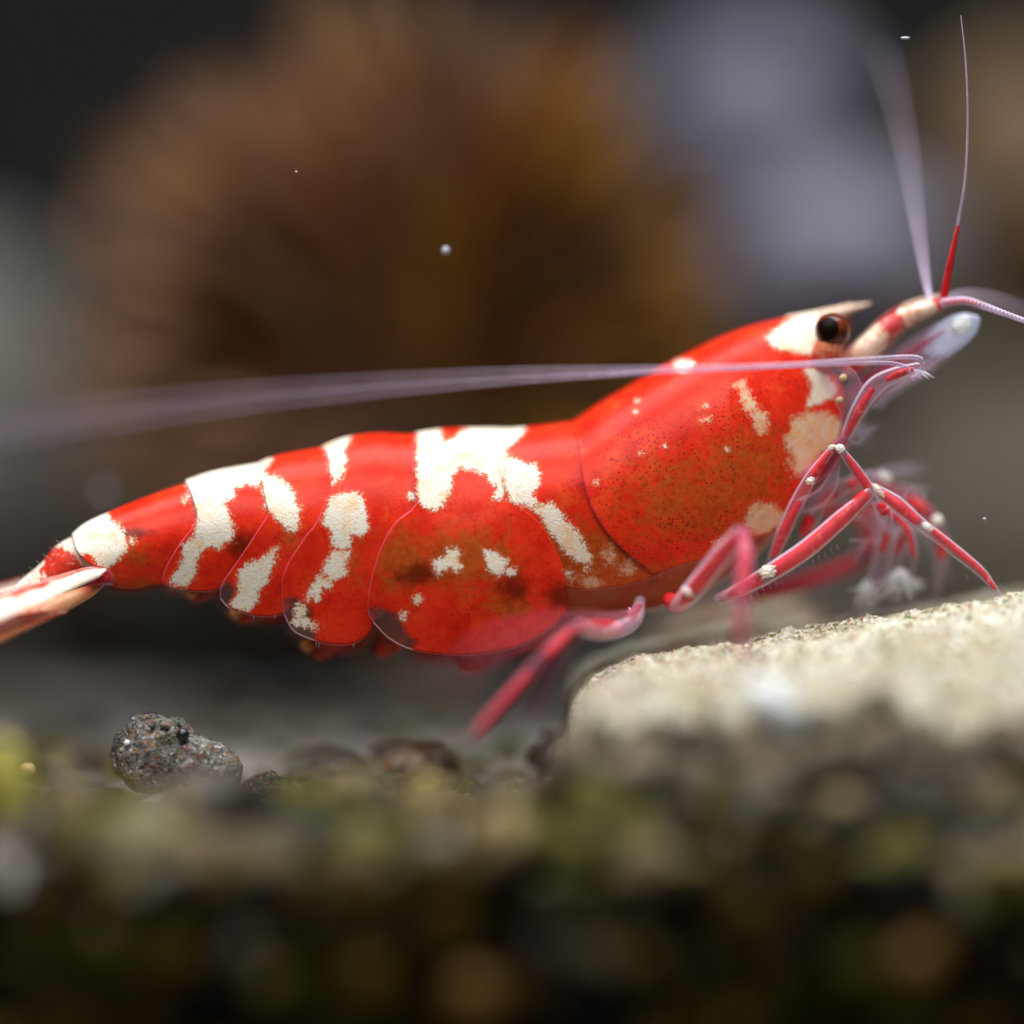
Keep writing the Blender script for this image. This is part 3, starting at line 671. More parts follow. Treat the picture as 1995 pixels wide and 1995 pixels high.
SURF = {}
def plate(name, dorsal, rear, bottom, front, white, peach=(), clear=(), amber=None, dark=(), stip=0.4, off=(-0.05, 0.07), offv=0.0, nu=90, nv=96, rim=True, vs=0.5, curl=0.22, rimsel='rb'):
    """one shell plate: four outline curves in side view, bent round the body on both sides"""
    d = spline(dorsal, nu); b = spline(bottom, nu); f = spline(front, 200); r = spline(rear, 200)
    tv = np.linspace(0, 1, nv); v = tv ** 1.7
    def atv(c): return np.stack([np.interp(v, np.linspace(0, 1, 200), c[:, k]) for k in (0, 1)], 1)
    f = atv(f); r = atv(r); u = np.linspace(0, 1, nu)
    U, Vv = u[:, None, None], v[None, :, None]
    S = (1 - Vv) * d[:, None] + Vv * b[:, None] + (1 - U) * f[None] + U * r[None] \
        - ((1 - U) * (1 - Vv) * d[0] + U * (1 - Vv) * d[-1] + (1 - U) * Vv * b[0] + U * Vv * b[-1])
    X, Y = S[..., 0], S[..., 1]
    prof = profile(v, vs, curl)[None, :] * np.ones_like(X)
    o = off[0] + (off[1] - off[0]) * u[:, None] ** 1.5 + offv * np.clip((v[None, :] - 0.35) / 0.3, 0, 1)
    yn, pyn = surf(X, Y, prof, -1, o); yf, pyf = surf(X, Y, prof, 1, o)
    SURF[name] = (X, pyn, yn)
    A = to_m(X, pyn, yn); B = to_m(X, pyf, yf)
    full = np.concatenate([A[:, ::-1], B[:, 1:]], 1)                 # near margin .. dorsal .. far margin
    two = lambda a: np.concatenate([a[:, ::-1], a[:, 1:]], 1)
    wh = sdf(white, X, Y); pe = sdf(peach, X, Y) if peach else np.full_like(X, -90.0)
    cl = sdf(clear, X, Y) if clear else np.full_like(X, -90.0)
    am = amber(X, Y) if amber else np.zeros_like(X)
    dk = np.zeros_like(X)
    for (cx, cy, rx, ry) in dark: dk = np.maximum(dk, 1.25 - np.sqrt(((X - cx) / rx) ** 2 + ((Y - cy) / ry) ** 2))
    at = {k: two(a) for k, a in dict(wh=wh, pe=pe, cl=cl, am=am, dk=np.clip(dk, -1, 1), st=np.full_like(X, stip)).items()}
    n2 = 2 * nv - 1
    ob = mesh_obj(name, full.reshape(-1, 3), grid_faces(nu, n2), M['shell'], shrimp, at)
    sol = ob.modifiers.new('shell', 'SOLIDIFY'); sol.thickness = 0.030 * MM; sol.offset = -1
    if rim:
        def rimtube(line, nm, rp, mat):
            n = len(line); seg = 6
            T = np.gradient(line, axis=0); T /= np.linalg.norm(T, axis=1)[:, None] + 1e-15
            Nn = np.cross(T, np.array([0, 1.0, 0])); bad = np.linalg.norm(Nn, axis=1) < 0.2; Nn[bad] = np.cross(T[bad], [1.0, 0, 0])
            Nn /= np.linalg.norm(Nn, axis=1)[:, None]; Bn = np.cross(T, Nn); th = np.arange(seg) / seg * 2 * math.pi
            W = line[:, None] + (np.cos(th)[None, :, None] * Nn[:, None] + np.sin(th)[None, :, None] * Bn[:, None]) * rp * K * MM
            mesh_obj(nm, W.reshape(-1, 3), grid_faces(n, seg, True), mat, ob)
        if 'r' in rimsel: rimtube(full[-1], 'rear_rim', 1.15, M['rimdark'])
        if 'b' in rimsel:
            rimtube(full[:, 0], 'lower_rim', 1.35, M['rim']); rimtube(full[:, -1], 'lower_rim', 1.35, M['rim'])
        if 'f' in rimsel: rimtube(full[0, : nv // 2], 'front_rim', 1.2, M['rim'])
    return ob

# --- one continuous inner body
def body():
    sx = [1655, 1620, 1560, 1480, 1400, 1300, 1200, 1100, 1000, 900, 800, 750, 700, 650, 600, 550, 500, 450, 400, 350, 300, 250, 200, 165, 145]
    st = [742, 690, 668, 668, 690, 735, 792, 842, 852, 856, 862, 866, 872, 880, 888, 902, 916, 928, 944, 962, 978, 1000, 1024, 1048, 1064]
    sb = [800, 872, 985, 1072, 1130, 1176, 1192, 1190, 1210, 1222, 1200, 1186, 1192, 1188, 1152, 1140, 1136, 1110, 1104, 1104, 1118, 1124, 1122, 1112, 1086]
    n = 90; seg = 40; x = np.linspace(sx[0], sx[-1], n)
    t = np.interp(-x, [-a for a in sx], st); b = np.interp(-x, [-a for a in sx], sb)
    ker = np.ones(5) / 5
    for a in (t, b): a[2:-2] = np.convolve(a, ker, 'valid')
    th = np.arange(seg) / seg * 2 * math.pi; V = []
    for k in range(n):
        w = halfw(x[k]) * 0.86; c = (t[k] + b[k]) / 2; h = (b[k] - t[k]) / 2; s = min(1, k / 4 + 0.25, (n - 1 - k) / 4 + 0.25)
        y = midy(x[k]) - np.sin(th) * w * s; py = c - np.cos(th) * h * s
        V.append(to_m(np.full(seg, x[k]), py + (y - midy(x[k]) + w) * ROLL, y))
    V = np.concatenate(V); F = [tuple(f) for f in grid_faces(n, seg, True)]
    F += [tuple(range(seg)), tuple(range((n - 1) * seg, n * seg))[::-1]]
    mesh_obj('body', V, F, M['core'], shrimp)
body()

def amb_carapace(X, Y):
    a = 0.62 * np.exp(-((X - 1350) / 210) ** 2 - ((Y - 975) / 125) ** 2) + 0.35 * np.exp(-((X - 1480) / 90) ** 2 - ((Y - 860) / 90) ** 2)
    return a + 0.55 * np.clip((Y - (1080 - (X - 1275) * 0.12)) / 40, 0, 1)
def amb_seg2(X, Y):
    return 0.72 * np.exp(-((X - 905) / 150) ** 2 - ((Y - 1085) / 85) ** 2) + 0.6 * np.exp(-((X - 1000) / 60) ** 2 - ((Y - 1185) / 26) ** 2) + 0.5 * np.exp(-((X - 770) / 40) ** 2 - ((Y - 1100) / 70) ** 2)
def amb_seg1(X, Y): return np.clip((Y - 960) / 140, 0, 1) * 0.95
def amb_seg3(X, Y): return 0.45 * np.exp(-((X - 690) / 40) ** 2 - ((Y - 1090) / 90) ** 2)
def amb_seg4(X, Y): return 0.5 * np.exp(-((X - 560) / 45) ** 2 - ((Y - 1050) / 60) ** 2)
def amb_seg6(X, Y): return 0.55 * np.exp(-((X - 262) / 45) ** 2 - ((Y - 1085) / 40) ** 2) + 0.5 * np.clip((Y - 1120) / 20, 0, 1)

# abdomen from the tail forward; each plate tucks under the one before it, the second overlaps both neighbours
plate('abdomen_segment', [(395, 934), (362, 944), (300, 965), (240, 988), (205, 1003), (166, 1022), (141, 1042)],
      [(141, 1042), (150, 1072), (172, 1096), (198, 1108), (212, 1128), (225, 1143)], [(345, 1133), (300, 1138), (262, 1146), (225, 1143)],
      [(395, 934), (410, 1010), (385, 1060), (355, 1105), (345, 1133)], ABD_W, amber=amb_seg6, dark=[(262, 1040, 60, 16)], off=(-0.10, 0.0), curl=0.35)
plate('abdomen_segment', [(540, 894), (507, 904), (460, 912), (410, 922), (362, 938)],
      [(362, 938), (370, 955), (378, 981), (384, 1007), (375, 1028), (352, 1059), (328, 1098), (318, 1123), (319, 1137)],
      [(460, 1118), (446, 1134), (424, 1147), (396, 1152), (362, 1149), (335, 1144), (319, 1137)],
      [(540, 894), (540, 990), (510, 1050), (478, 1090), (460, 1118)], ABD_W, off=(-0.08, 0.05), dark=[(470, 1060, 40, 34)])
plate('abdomen_segment', [(665, 862), (629, 873), (580, 882), (540, 890), (507, 902)],
      [(507, 902), (508, 920), (511, 945), (519, 980), (522, 1002), (497, 1043), (466, 1090), (440, 1126), (430, 1147), (430, 1167)],
      [(582, 1160), (567, 1183), (546, 1197), (512, 1201), (468, 1193), (445, 1183), (430, 1167)],
      [(665, 862), (660, 960), (630, 1040), (600, 1110), (582, 1160)], ABD_W, amber=amb_seg4,
      clear=[[(415, 1120), (448, 1128), (462, 1150), (450, 1172), (455, 1200), (415, 1200)]], off=(-0.08, 0.06))
plate('abdomen_segment', [(840, 845), (806, 849), (740, 846), (690, 851), (660, 859), (629, 871)],
      [(629, 871), (639, 890), (643, 942), (639, 968), (616, 1020), (592, 1051), (556, 1110), (550, 1149), (554, 1198)],
      [(735, 1200), (727, 1214), (714, 1237), (688, 1254), (657, 1256), (621, 1250), (574, 1230), (554, 1198)],
      [(840, 845), (840, 950), (812, 1040), (770, 1120), (735, 1200)], ABD_W, amber=amb_seg3,
      clear=[[(535, 1170), (575, 1160), (600, 1185), (606, 1215), (620, 1242), (610, 1265), (535, 1265)]], off=(-0.08, 0.06), dark=[(600, 1195, 14, 30)])
plate('abdomen_segment', [(1160, 820), (1110, 824), (1060, 830), (1010, 836), (960, 838)],
      [(960, 838), (970, 900), (990, 980), (1030, 1060), (1070, 1146)], [(1310, 1106), (1250, 1132), (1180, 1146), (1120, 1148), (1070, 1146)],
      [(1160, 820), (1190, 900), (1230, 1010), (1285, 1080), (1310, 1106)], ABD_W, ABD_P, amber=amb_seg1,
      off=(-0.10, -0.06), rimsel='b', stip=0.5)
plate('abdomen_segment', [(986, 837), (930, 836), (870, 837), (806, 846)],
      [(806, 846), (804, 900), (805, 945), (809, 985), (770, 1020), (742, 1070), (722, 1140), (718, 1190), (728, 1213)],
      [(1106, 1165), (1098, 1195), (1079, 1216), (1054, 1235), (1007, 1260), (930, 1275), (867, 1275), (805, 1266), (759, 1244), (728, 1213)],
      [(986, 837), (987, 900), (991, 950), (1015, 988), (1050, 1018), (1078, 1062), (1098, 1110), (1106, 1165)], ABD_W, ABD_P, amber=amb_seg2,
      dark=[(812, 1120, 55, 38), (1000, 1145, 42, 40), (1095, 1160, 40, 40)],
      clear=[[(700, 1185), (735, 1180), (775, 1192), (790, 1225), (812, 1250), (800, 1280), (700, 1280)]], off=(0.02, 0.07), offv=0.10, nu=120, nv=120, rimsel='rb', stip=0.5)
plate('carapace', [(1600, 608), (1585, 611), (1520, 624), (1440, 645), (1350, 685), (1270, 728), (1190, 775), (1150, 800), (1118, 822), (1106, 828)],
      [(1106, 828), (1125, 862), (1131, 905), (1140, 950), (1165, 1010), (1210, 1065), (1272, 1114)],
      [(1562, 985), (1510, 1030), (1440, 1060), (1370, 1088), (1272, 1114)],
      [(1600, 608), (1592, 660), (1612, 705), (1640, 765), (1638, 830), (1612, 895), (1562, 985)], HEAD_W, HEAD_P, amber=amb_carapace,
      off=(0.0, 0.10), nu=190, nv=170, rimsel='rbf', stip=1.0, vs=0.55)

def on_shell(name, pts, lift=0.0):
    X, Y, yn = SURF[name]; out = []
    for x, y in pts:
        k = np.argmin((X - x) ** 2 + (Y - y) ** 2); out.append((x, y, float(yn.ravel()[k]) - lift))
    return out
tube('shell_groove', on_shell('carapace', [tuple(q) for q in spline([(1122, 946), (1180, 916), (1250, 888), (1330, 872), (1400, 878), (1450, 884), (1500, 852), (1560, 798)], 60)]), [0.9, 1.2, 1.2, 1.2, 1.2, 1.0], M['groove'], shrimp, 120, 6)

# --- rostrum, a serrated blade between the eyes
def blade(name, line, half, thick, mat, parent, attrs=None, n=60, seg=14, nrm=None):
    """flattened tapering blade; line (px, py, mm), half width px, half thickness px; nrm = thickness direction"""
    C = spline(line, n); hw = np.interp(np.linspace(0, 1, n), np.linspace(0, 1, len(half)), half); tk = np.interp(np.linspace(0, 1, n), np.linspace(0, 1, len(thick)), thick)
    W = to_m(C[:, 0], C[:, 1], C[:, 2]); T = np.gradient(W, axis=0); T /= np.linalg.norm(T, axis=1)[:, None]
    Nn = np.array(nrm if nrm is not None else (0, 1.0, 0.0)); Nn = Nn / np.linalg.norm(Nn)
    A = np.cross(T, Nn); A /= np.linalg.norm(A, axis=1)[:, None]; B = np.cross(A, T)
    th = np.arange(seg) / seg * 2 * math.pi
    V = W[:, None] + (np.cos(th)[None, :, None] * A[:, None] * hw[:, None, None] + np.sin(th)[None, :, None] * B[:, None] * tk[:, None, None]) * K * MM
    F = [tuple(f) for f in grid_faces(n, seg, True)] + [tuple(range(seg)), tuple(range((n - 1) * seg, n * seg))[::-1]]
    at = {k: np.asarray(fn(np.linspace(0, 1, n)[:, None] * np.ones(seg), np.cos(th)[None] * np.ones((n, 1)))) for k, fn in (attrs or {}).items()}
    return mesh_obj(name, V.reshape(-1, 3), F, mat, parent, at)

def hairs(name, items, parent, r=1.1, mat='hair'):
    """fine bristles; items = list of point lists; joined, too fine to pick apart"""
    VV, FF, n0 = [], [], 0
    for pts in items:
        n = 10; seg = 4; C = spline(pts, n); W = to_m(C[:, 0], C[:, 1], C[:, 2])
        T = np.gradient(W, axis=0); T /= np.linalg.norm(T, axis=1)[:, None] + 1e-15
        A = np.cross(T, [0.1, 1.0, 0.2]); A /= np.linalg.norm(A, axis=1)[:, None] + 1e-15; B = np.cross(T, A)
        rr = r * K * MM * np.linspace(1, 0.15, n); th = np.arange(seg) / seg * 2 * math.pi
        V = W[:, None] + (np.cos(th)[None, :, None] * A[:, None] + np.sin(th)[None, :, None] * B[:, None]) * rr[:, None, None]
        VV.append(V.reshape(-1, 3)); FF.append(grid_faces(n, seg, True) + n0); n0 += n * seg
    o = mesh_obj(name, np.vstack(VV), np.vstack(FF), M[mat], parent); o['kind'] = 'stuff'
    return o

blade('rostrum', [(1540, 640, 2.2), (1600, 618, 2.2), (1650, 603, 2.2), (1697, 591, 2.2)], [26, 15, 8.5, 1.5], [22, 10, 6, 1.5], M['band'], shrimp,
      {'band': lambda t, c: 0.95 - 0.0 * t})
for k in range(7):
    x = 1545 + k * 17
    tube('rostrum_tooth', [(x, 622 - (x - 1545) * 0.22, 2.2), (x + 12, 612 - (x - 1545) * 0.22, 2.2)], [4.2, 0.8], M['band'], shrimp, 8, 6, {'band': ([0, 1], [.95, .9])})

# --- eyes
def eye(px, py, y, s):
    e = blob('eye', (px, py, y), (35 * s, 35 * K * s, 34 * s), 2, M['cornea'], shrimp, 4, 0.8, 0.015)
    blob('pupil', (px - 4, py - 1, y - 0.215 * s), (26 * s, 21 * K * s, 25 * s), 2, M['eyeb'], e, 4, 0.8, 0.01)
    tube('eyestalk', [(px - 26, py + 66, y + 0.35), (px - 12, py + 44, y + 0.12), (px - 1, py + 16, y + 0.05)], [24 * s, 29 * s, 26 * s], M['stalk'], shrimp, 20, 16,
         {'band': ([0, .3, .7, 1], [0.1, 0.3, 0.55, 0.35])})
eye(1622, 643, 1.1, 1.0)
eye(1626, 634, 3.35, 0.95)

# --- antennules: banded three-jointed stalk, two whips each
def antennule(y, dx, dy, s=1.0):
    tube('antennule_stalk', [(1648 + dx, 716 + dy, y + .2), (1690 + dx, 680 + dy, y), (1730 + dx, 640 + dy, y), (1775 + dx, 612 + dy, y), (1832 + dx, 592 + dy, y)], [24 * s, 25 * s, 23 * s, 19 * s, 12 * s], M['band'], shrimp, 60, 16,
         {'band': ([0, .13, .2, .42, .47, .62, .66, .92, .95, 1], [0.3, .3, .78, .72, .28, .25, .72, .7, .3, .25])})
antennule(1.5, 0, 0)
antennule(3.0, 8, -6, 0.92)
def whip(name, pts, rad, mat, bead=60, n=240, red=None):
    w = tube(name, pts, rad, M[mat], shrimp, n, 7, bead=bead, beadamp=0.10)
    return w
whip('antennule_whip', [(1866, 440, 0.7), (1880, 350, 0.45), (1885, 240, 0.3), (1882, 130, 0.2), (1872, 30, 0.2)], [3.2, 2.3, 2.0, 1.6, 1.0], 'flag', 50)
whip('antennule_whip', [(1812, 588, 1.6), (1800, 520, 3.0), (1786, 420, 4.6), (1768, 300, 6.4), (1745, 190, 8.0), (1715, 90, 9.6)], [5.5, 4, 2.8, 2.2, 1.7, 1.2], 'flag', 60)
whip('antennule_whip', [(1836, 590, 1.1), (1880, 586, 0.9), (1915, 596, 0.7), (1960, 612, 0.3), (2040, 642, -0.4), (2140, 690, -1.2)], [9, 8, 6, 5, 4, 3], 'flag', 40)
whip('antennule_whip', [(1842, 584, 2.7), (1890, 575, 3.4), (1960, 592, 4.4), (2060, 640, 6)], [6, 5, 4, 3], 'flag', 40)
tube('whip_flesh', [(1838, 588, 1.3), (1850, 520, 0.95), (1866, 440, 0.7)], [9, 6.5, 3.3], M['legred'], shrimp, 24, 7)
tube('whip_flesh', [(1842, 589, 1.1), (1880, 587, 0.9), (1908, 593, 0.75)], [6.5, 6, 3], M['legred'], shrimp, 20, 7)

# --- antennal scales (clear paddles) and antennae
def scale_paddle(y, dx, dy, tip):
    p = blade('antennal_scale', [(1660 + dx, 772 + dy, y + .3), (1720 + dx, 735 + dy, y), (1790 + dx, 690 + dy, y - .1), (1850 + dx, 650 + dy, y - .2), (1894 + dx, 624 + dy, y - .25), (1906 + dx, 617 + dy, y - .25)],
              [20, 28, 32, 34, 36, 36, 36, 35, 32, 26, 6], [7, 8, 7, 6, 5, 2], M['film'], shrimp, nrm=(0.1, 1.0, -0.35))
    tube('scale_rib', [(1668 + dx, 750 + dy, y + .1), (1740 + dx, 705 + dy, y - .15), (1800 + dx, 668 + dy, y - .2), (1850 + dx, 640 + dy, y - .25)], [7, 6, 5, 2], M['filmpink'], p, 30, 8)
    if tip:
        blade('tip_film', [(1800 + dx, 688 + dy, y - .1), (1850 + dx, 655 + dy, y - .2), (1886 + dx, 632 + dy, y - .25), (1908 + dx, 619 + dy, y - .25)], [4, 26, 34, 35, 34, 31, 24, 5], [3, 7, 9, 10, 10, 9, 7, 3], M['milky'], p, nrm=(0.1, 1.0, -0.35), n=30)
        blob('tip_glint', (1874 + dx, 634 + dy, y - .36), (21, 0.08, 17), 4, M['white'], p, 3, 1.4, 0.2, 0.5)  # white blob over the milky film paints the highlight on the tip
    return p
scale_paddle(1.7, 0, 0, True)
scale_paddle(2.9, -20, 20, False)
hairs('scale_bristles', [[(1700 + k * 5, 790 - k * 4.0 - (k / 40) * 10, 0.95), (1712 + k * 5 + 4 * math.sin(k), 805 - k * 4.0, 0.9)] for k in range(34)], shrimp, 0.9)

for y, dy in ((0.55, 0), (3.2, -6)):
    st = tube('antenna_stalk', [(1648, 850 + dy, y + .35), (1672, 800 + dy, y + .1), (1705, 752 + dy, y), (1745, 730 + dy, y - .1), (1790, 716 + dy, y - .2)], [11, 16, 19, 16, 11], M['film'], shrimp, 50, 14)
    tube('stalk_flesh', [(1652, 846 + dy, y + .35), (1674, 800 + dy, y + .1), (1700, 758 + dy, y)], [6, 9, 6], M['legred'], st, 24, 10)
    tube('stalk_flesh', [(1728, 740 + dy, y), (1750, 729 + dy, y - .1), (1778, 719 + dy, y - .2)], [5, 8, 5], M['legred'], st, 24, 10)
whip('antenna', [(1776, 738, 0.35), (1792, 728, 0.3), (1797, 710, 0.15), (1782, 696, 0.0), (1700, 699, -0.3), (1500, 712, -0.9), (1250, 720, -1.8), (1000, 726, -2.7), (700, 745, -4.2), (400, 772, -5.8), (0, 822, -8.2), (-300, 868, -10)],
     [5, 4.5, 4.2, 4, 3.2, 2.7, 2.5, 2.4, 2.2, 1.9, 1.5, 1.2], 'flag', 230, 1400)
whip('antenna', [(1772, 724, 0.25), (1758, 712, 0.1), (1700, 707, -0.1), (1500, 716, -0.6), (1250, 727, -1.3), (1000, 742, -2.1), (700, 766, -3.7), (400, 798, -5.2), (0, 850, -7.6), (-300, 895, -9.4)],
     [4, 3.6, 3.3, 2.9, 2.6, 2.4, 2.2, 1.9, 1.5, 1.2], 'flag', 220, 1400)
hairs('antenna_bristles', [[(1780 + 3 * k, 718 + k, -0.1), (1786 + 5 * k, 734 + 3 * (k % 3), -0.2)] for k in range(8)], shrimp, 2.2)

# --- face: cheek plates, mouthparts and their bristles
blade('cheek_plate', [(1606, 706, 0.95), (1640, 742, 0.85), (1660, 790, 0.85), (1652, 838, 0.95)], [20, 32, 30, 12], [7, 8, 8, 5], M['film'], shrimp)
for (x, y_) in ((1643, 736), (1636, 780)):
    blob('cheek_spot', (x, y_, 0.68), (8, 0.06, 8), 3, M['tan'], shrimp, 2)
for y in (0.9, 2.9):
    tube('mouthpart', [(1575, 930, y), (1608, 905, y - .1), (1640, 862, y - .1), (1652, 832, y)], [20, 18, 13, 6], M['filmpink'], shrimp, 24, 10)
    tube('mouthpart', [(1560, 985, y + .2), (1590, 975, y), (1615, 950, y), (1632, 905, y)], [16, 17, 14, 5], M['film'], shrimp, 24, 10)
rng = random.Random(3)
hairs('mouth_bristles', [[(1640 + rng.uniform(-10, 10), 850 + rng.uniform(-12, 30), 1.2 + rng.uniform(-.5, 1.5)), (1665 + rng.uniform(-8, 12), 836 + rng.uniform(-10, 30), 1.2), (1694 + rng.uniform(-20, 24), 806 + rng.uniform(-10, 70), 1.5)] for _ in range(26)], shrimp, 1.0)
hairs('feeler_bristles', [[(1690 + rng.uniform(-6, 6), 932 + rng.uniform(-6, 6), 3.4), (1735, 920 + rng.uniform(-8, 8), 3.6), (1800 + rng.uniform(-50, 10), 912 + rng.uniform(-14, 14), 3.9)] for _ in range(16)], shrimp, 2.0)

# --- walking legs: clear sleeve with red flesh inside, joint glints painted as white blobs
def leg(sleeve, rad, flesh, joints, name='walking_leg', mat='film', n=90, fmat='legred'):
    rad = [rad[0] * 0.8] + list(rad[1:-1]) + [rad[-1] * 0.8]
    L = tube(name, sleeve, rad, M[mat], shrimp, n, 14)
    for pts, r in flesh: tube('leg_flesh', pts, [q * 1.12 for q in r], M[fmat], L, 30, 12)
    for k, (x, y_, d, rx, rz, rot) in enumerate(joints):
        blob('joint_glint', (x, y_, d + 0.04), (rx * .85, rx * K * 0.3, rz * .8), 80 + k + int(x), M['glint'], L, 4, 2.6, 0.5, rot)
    return L
# A: the sharp leg that stands on the slab
A = leg([(1400, 1166, 1.2), (1435, 1152, 0.6), (1497, 1118, 0.15), (1570, 1070, 0.0), (1640, 1010, 0.0), (1695, 960, 0.05)], [14, 17, 19.5, 19.5, 18, 14],
    [([(1408, 1163, 1.1), (1440, 1150, 0.6), (1476, 1130, 0.25)], [9, 12.5, 12.5]), ([(1512, 1110, 0.12), (1575, 1068, 0.0), (1640, 1010, 0.0), (1688, 964, 0.05)], [14, 14.5, 14.5, 11])],
    [(1496, 1113, -0.10, 19, 14, 0.3)])
A2 = leg([(1700, 950, 0.0), (1745, 980, -0.05), (1800, 1026, -0.1), (1822, 1042, -0.1), (1870, 1080, -0.1), (1915, 1118, -0.1), (1950, 1163, -0.1)], [13, 16.5, 13, 12, 12, 9.5, 4],
    [([(1718, 960, 0.0), (1750, 985, -0.05), (1788, 1016, -0.1)], [7, 11, 8.5]), ([(1818, 1034, -0.1), (1870, 1077, -0.1), (1912, 1113, -0.1), (1938, 1146, -0.1)], [6, 7, 5.5, 4])],
    [(1806, 1026, -0.28, 13, 7, -0.7), (1712, 956, -0.18, 6, 20, 0.75)])
hairs('leg_bristles', [[(1450 + 12 * k, 1166 - 7.0 * k, 0.0), (1455 + 12 * k, 1179 - 7.0 * k, -0.05)] for k in range(16)] + [[(1760 + 14 * k, 1022 + 11 * k, -0.1), (1757 + 14 * k, 1032 + 11 * k, -0.1)] for k in range(0, 10, 3)], shrimp, 0.5)
# B: folded feeding leg beneath the face
leg([(1500, 1100, 1.2), (1520, 1052, 0.95), (1548, 990, 0.75), (1580, 930, 0.6), (1618, 878, 0.45)], [10, 15, 15, 12.5, 9],
    [([(1508, 1082, 1.1), (1530, 1030, 0.9), (1556, 980, 0.72)], [7.5, 10, 6]), ([(1586, 924, 0.55), (1606, 894, 0.5), (1614, 884, 0.48)], [8.5, 8.5, 6])],
    [(1578, 937, 0.35, 10, 8, 0.5), (1620, 871, 0.3, 8, 6, 0.2), (1637, 874, 0.28, 10, 10, 0)])
leg([(1638, 876, 0.42), (1660, 905, 0.45), (1688, 945, 0.55), (1710, 990, 0.7)], [9, 11, 12, 9],
    [([(1650, 888, 0.44), (1668, 916, 0.48), (1690, 950, 0.56)], [5, 8, 9])], [])
# claw in front of the mouth
leg([(1712, 985, 0.75), (1722, 1000, 0.7), (1730, 1014, 0.7)], [16, 20, 15], [([(1716, 984, 0.65), (1725, 998, 0.6)], [9, 10])], [], name='claw')
leg([(1590, 985, 2.0), (1610, 970, 1.8), (1640, 950, 1.7), (1690, 930, 2.0), (1725, 930, 2.4)], [14, 18, 15, 13, 10], [([(1600, 980, 1.9), (1622, 962, 1.75)], [12, 13]), ([(1655, 945, 1.75), (1672, 938, 1.85)], [8, 9])], [(1722, 930, 2.2, 18, 13, -0.5)])
leg([(1560, 1065, 1.5), (1575, 1030, 1.3), (1600, 985, 1.3)], [11, 14, 12], [([(1566, 1040, 1.4), (1578, 1010, 1.2)], [10, 11])], [])
# C: blurred near leg, reaching towards the viewer
leg([(1305, 1168, 0.6), (1318, 1178, -0.2), (1340, 1162, -0.7), (1395, 1095, -1.4), (1443, 1036, -2.0)], [18, 22, 21, 21, 17],
    [([(1304, 1168, 0.5), (1319, 1176, -0.2), (1336, 1162, -0.65)], [13, 17, 15]), ([(1352, 1146, -0.8), (1398, 1092, -1.4), (1438, 1042, -1.95)], [15, 15, 11])],
    [(1340, 1153, -1.0, 13, 10, -0.5)])
leg([(1446, 1034, -2.1), (1452, 1080, -2.8), (1446, 1150, -3.6), (1442, 1215, -4.3), (1444, 1288, -5.0)], [16, 17, 14, 10, 5],
    [([(1448, 1050, -2.3), (1452, 1085, -2.85), (1446, 1150, -3.6)], [9, 9, 7])], [], mat='filmpink')
# D, E: far-side legs
leg([(1440, 1165, 3.6), (1520, 1148, 4.0), (1600, 1125, 4.3), (1680, 1088, 4.6), (1700, 1050, 4.6), (1690, 1010, 4.4)], [14, 17, 18, 17, 16, 10],
    [([(1470, 1160, 3.8), (1560, 1138, 4.1), (1660, 1098, 4.5)], [11, 12, 10]), ([(1690, 1068, 4.6), (1688, 1030, 4.5)], [10, 9])], [], mat='filmpink')
leg([(1700, 960, 2.8), (1745, 965, 2.8), (1790, 985, 2.6), (1822, 1010, 2.4)], [14, 15, 15, 13], [([(1775, 978, 2.6), (1800, 992, 2.5)], [11, 12]), ], [(1826, 1014, 2.0, 13, 12, 0)], mat='filmpink')
leg([(1826, 1014, 2.4), (1838, 1060, 2.6), (1830, 1110, 2.8), (1822, 1172, 3.0)], [13, 12, 9, 4], [([(1832, 1040, 2.5), (1836, 1085, 2.6)], [8, 7])], [])
leg([(1770, 1000, 2.0), (1764, 1040, 2.2), (1745, 1090, 2.4), (1752, 1140, 2.4)], [12, 14, 13, 14], [([(1768, 1015, 2.0), (1760, 1045, 2.2)], [6, 7]), ([(1757, 1050, 2.15), (1748, 1075, 2.3)], [6, 6])], [])
leg([(1740, 1010, 1.6), (1726, 1050, 1.9), (1716, 1100, 2.2), (1694, 1165, 2.4)], [17, 20, 18, 15], [([(1728, 1040, 1.8), (1722, 1070, 1.95)], [6, 7])], [])
for pts, rr in (([(1600, 1000, 2.6), (1650, 990, 2.6), (1700, 1000, 2.8), (1735, 1050, 3.0), (1742, 1120, 3.1)], [10, 11, 11, 9, 5]),
                ([(1585, 1040, 3.0), (1640, 1010, 3.2), (1690, 1020, 3.3), (1712, 1075, 3.4), (1700, 1150, 3.4)], [9, 10, 10, 8, 5]),
                ([(1700, 985, 1.3), (1735, 1000, 1.4), (1770, 1035, 1.5), (1780, 1085, 1.6), (1776, 1130, 1.7)], [9, 10, 9, 8, 4]),
                ([(1640, 960, 3.6), (1720, 950, 3.8), (1785, 975, 4.0), (1822, 1040, 4.1), (1846, 1130, 4.2)], [9, 10, 9, 7, 4])):
    leg(pts, rr, [(pts[:3], [q * .7 for q in rr[:3]]), ([pts[2], tuple((np.array(pts[2]) + np.array(pts[3])) / 2), pts[3]], [rr[2] * .6, rr[3] * .7, rr[3] * .5])], [])
hairs('leg_hairs', [[(1690 + rng.uniform(-40, 130), 985 + rng.uniform(-50, 90), 1.5 + rng.uniform(-.5, 2)), (1690 + rng.uniform(-50, 150), 1000 + rng.uniform(-60, 110), 1.5 + rng.uniform(-.5, 2))] for _ in range(60)], shrimp, 0.9)
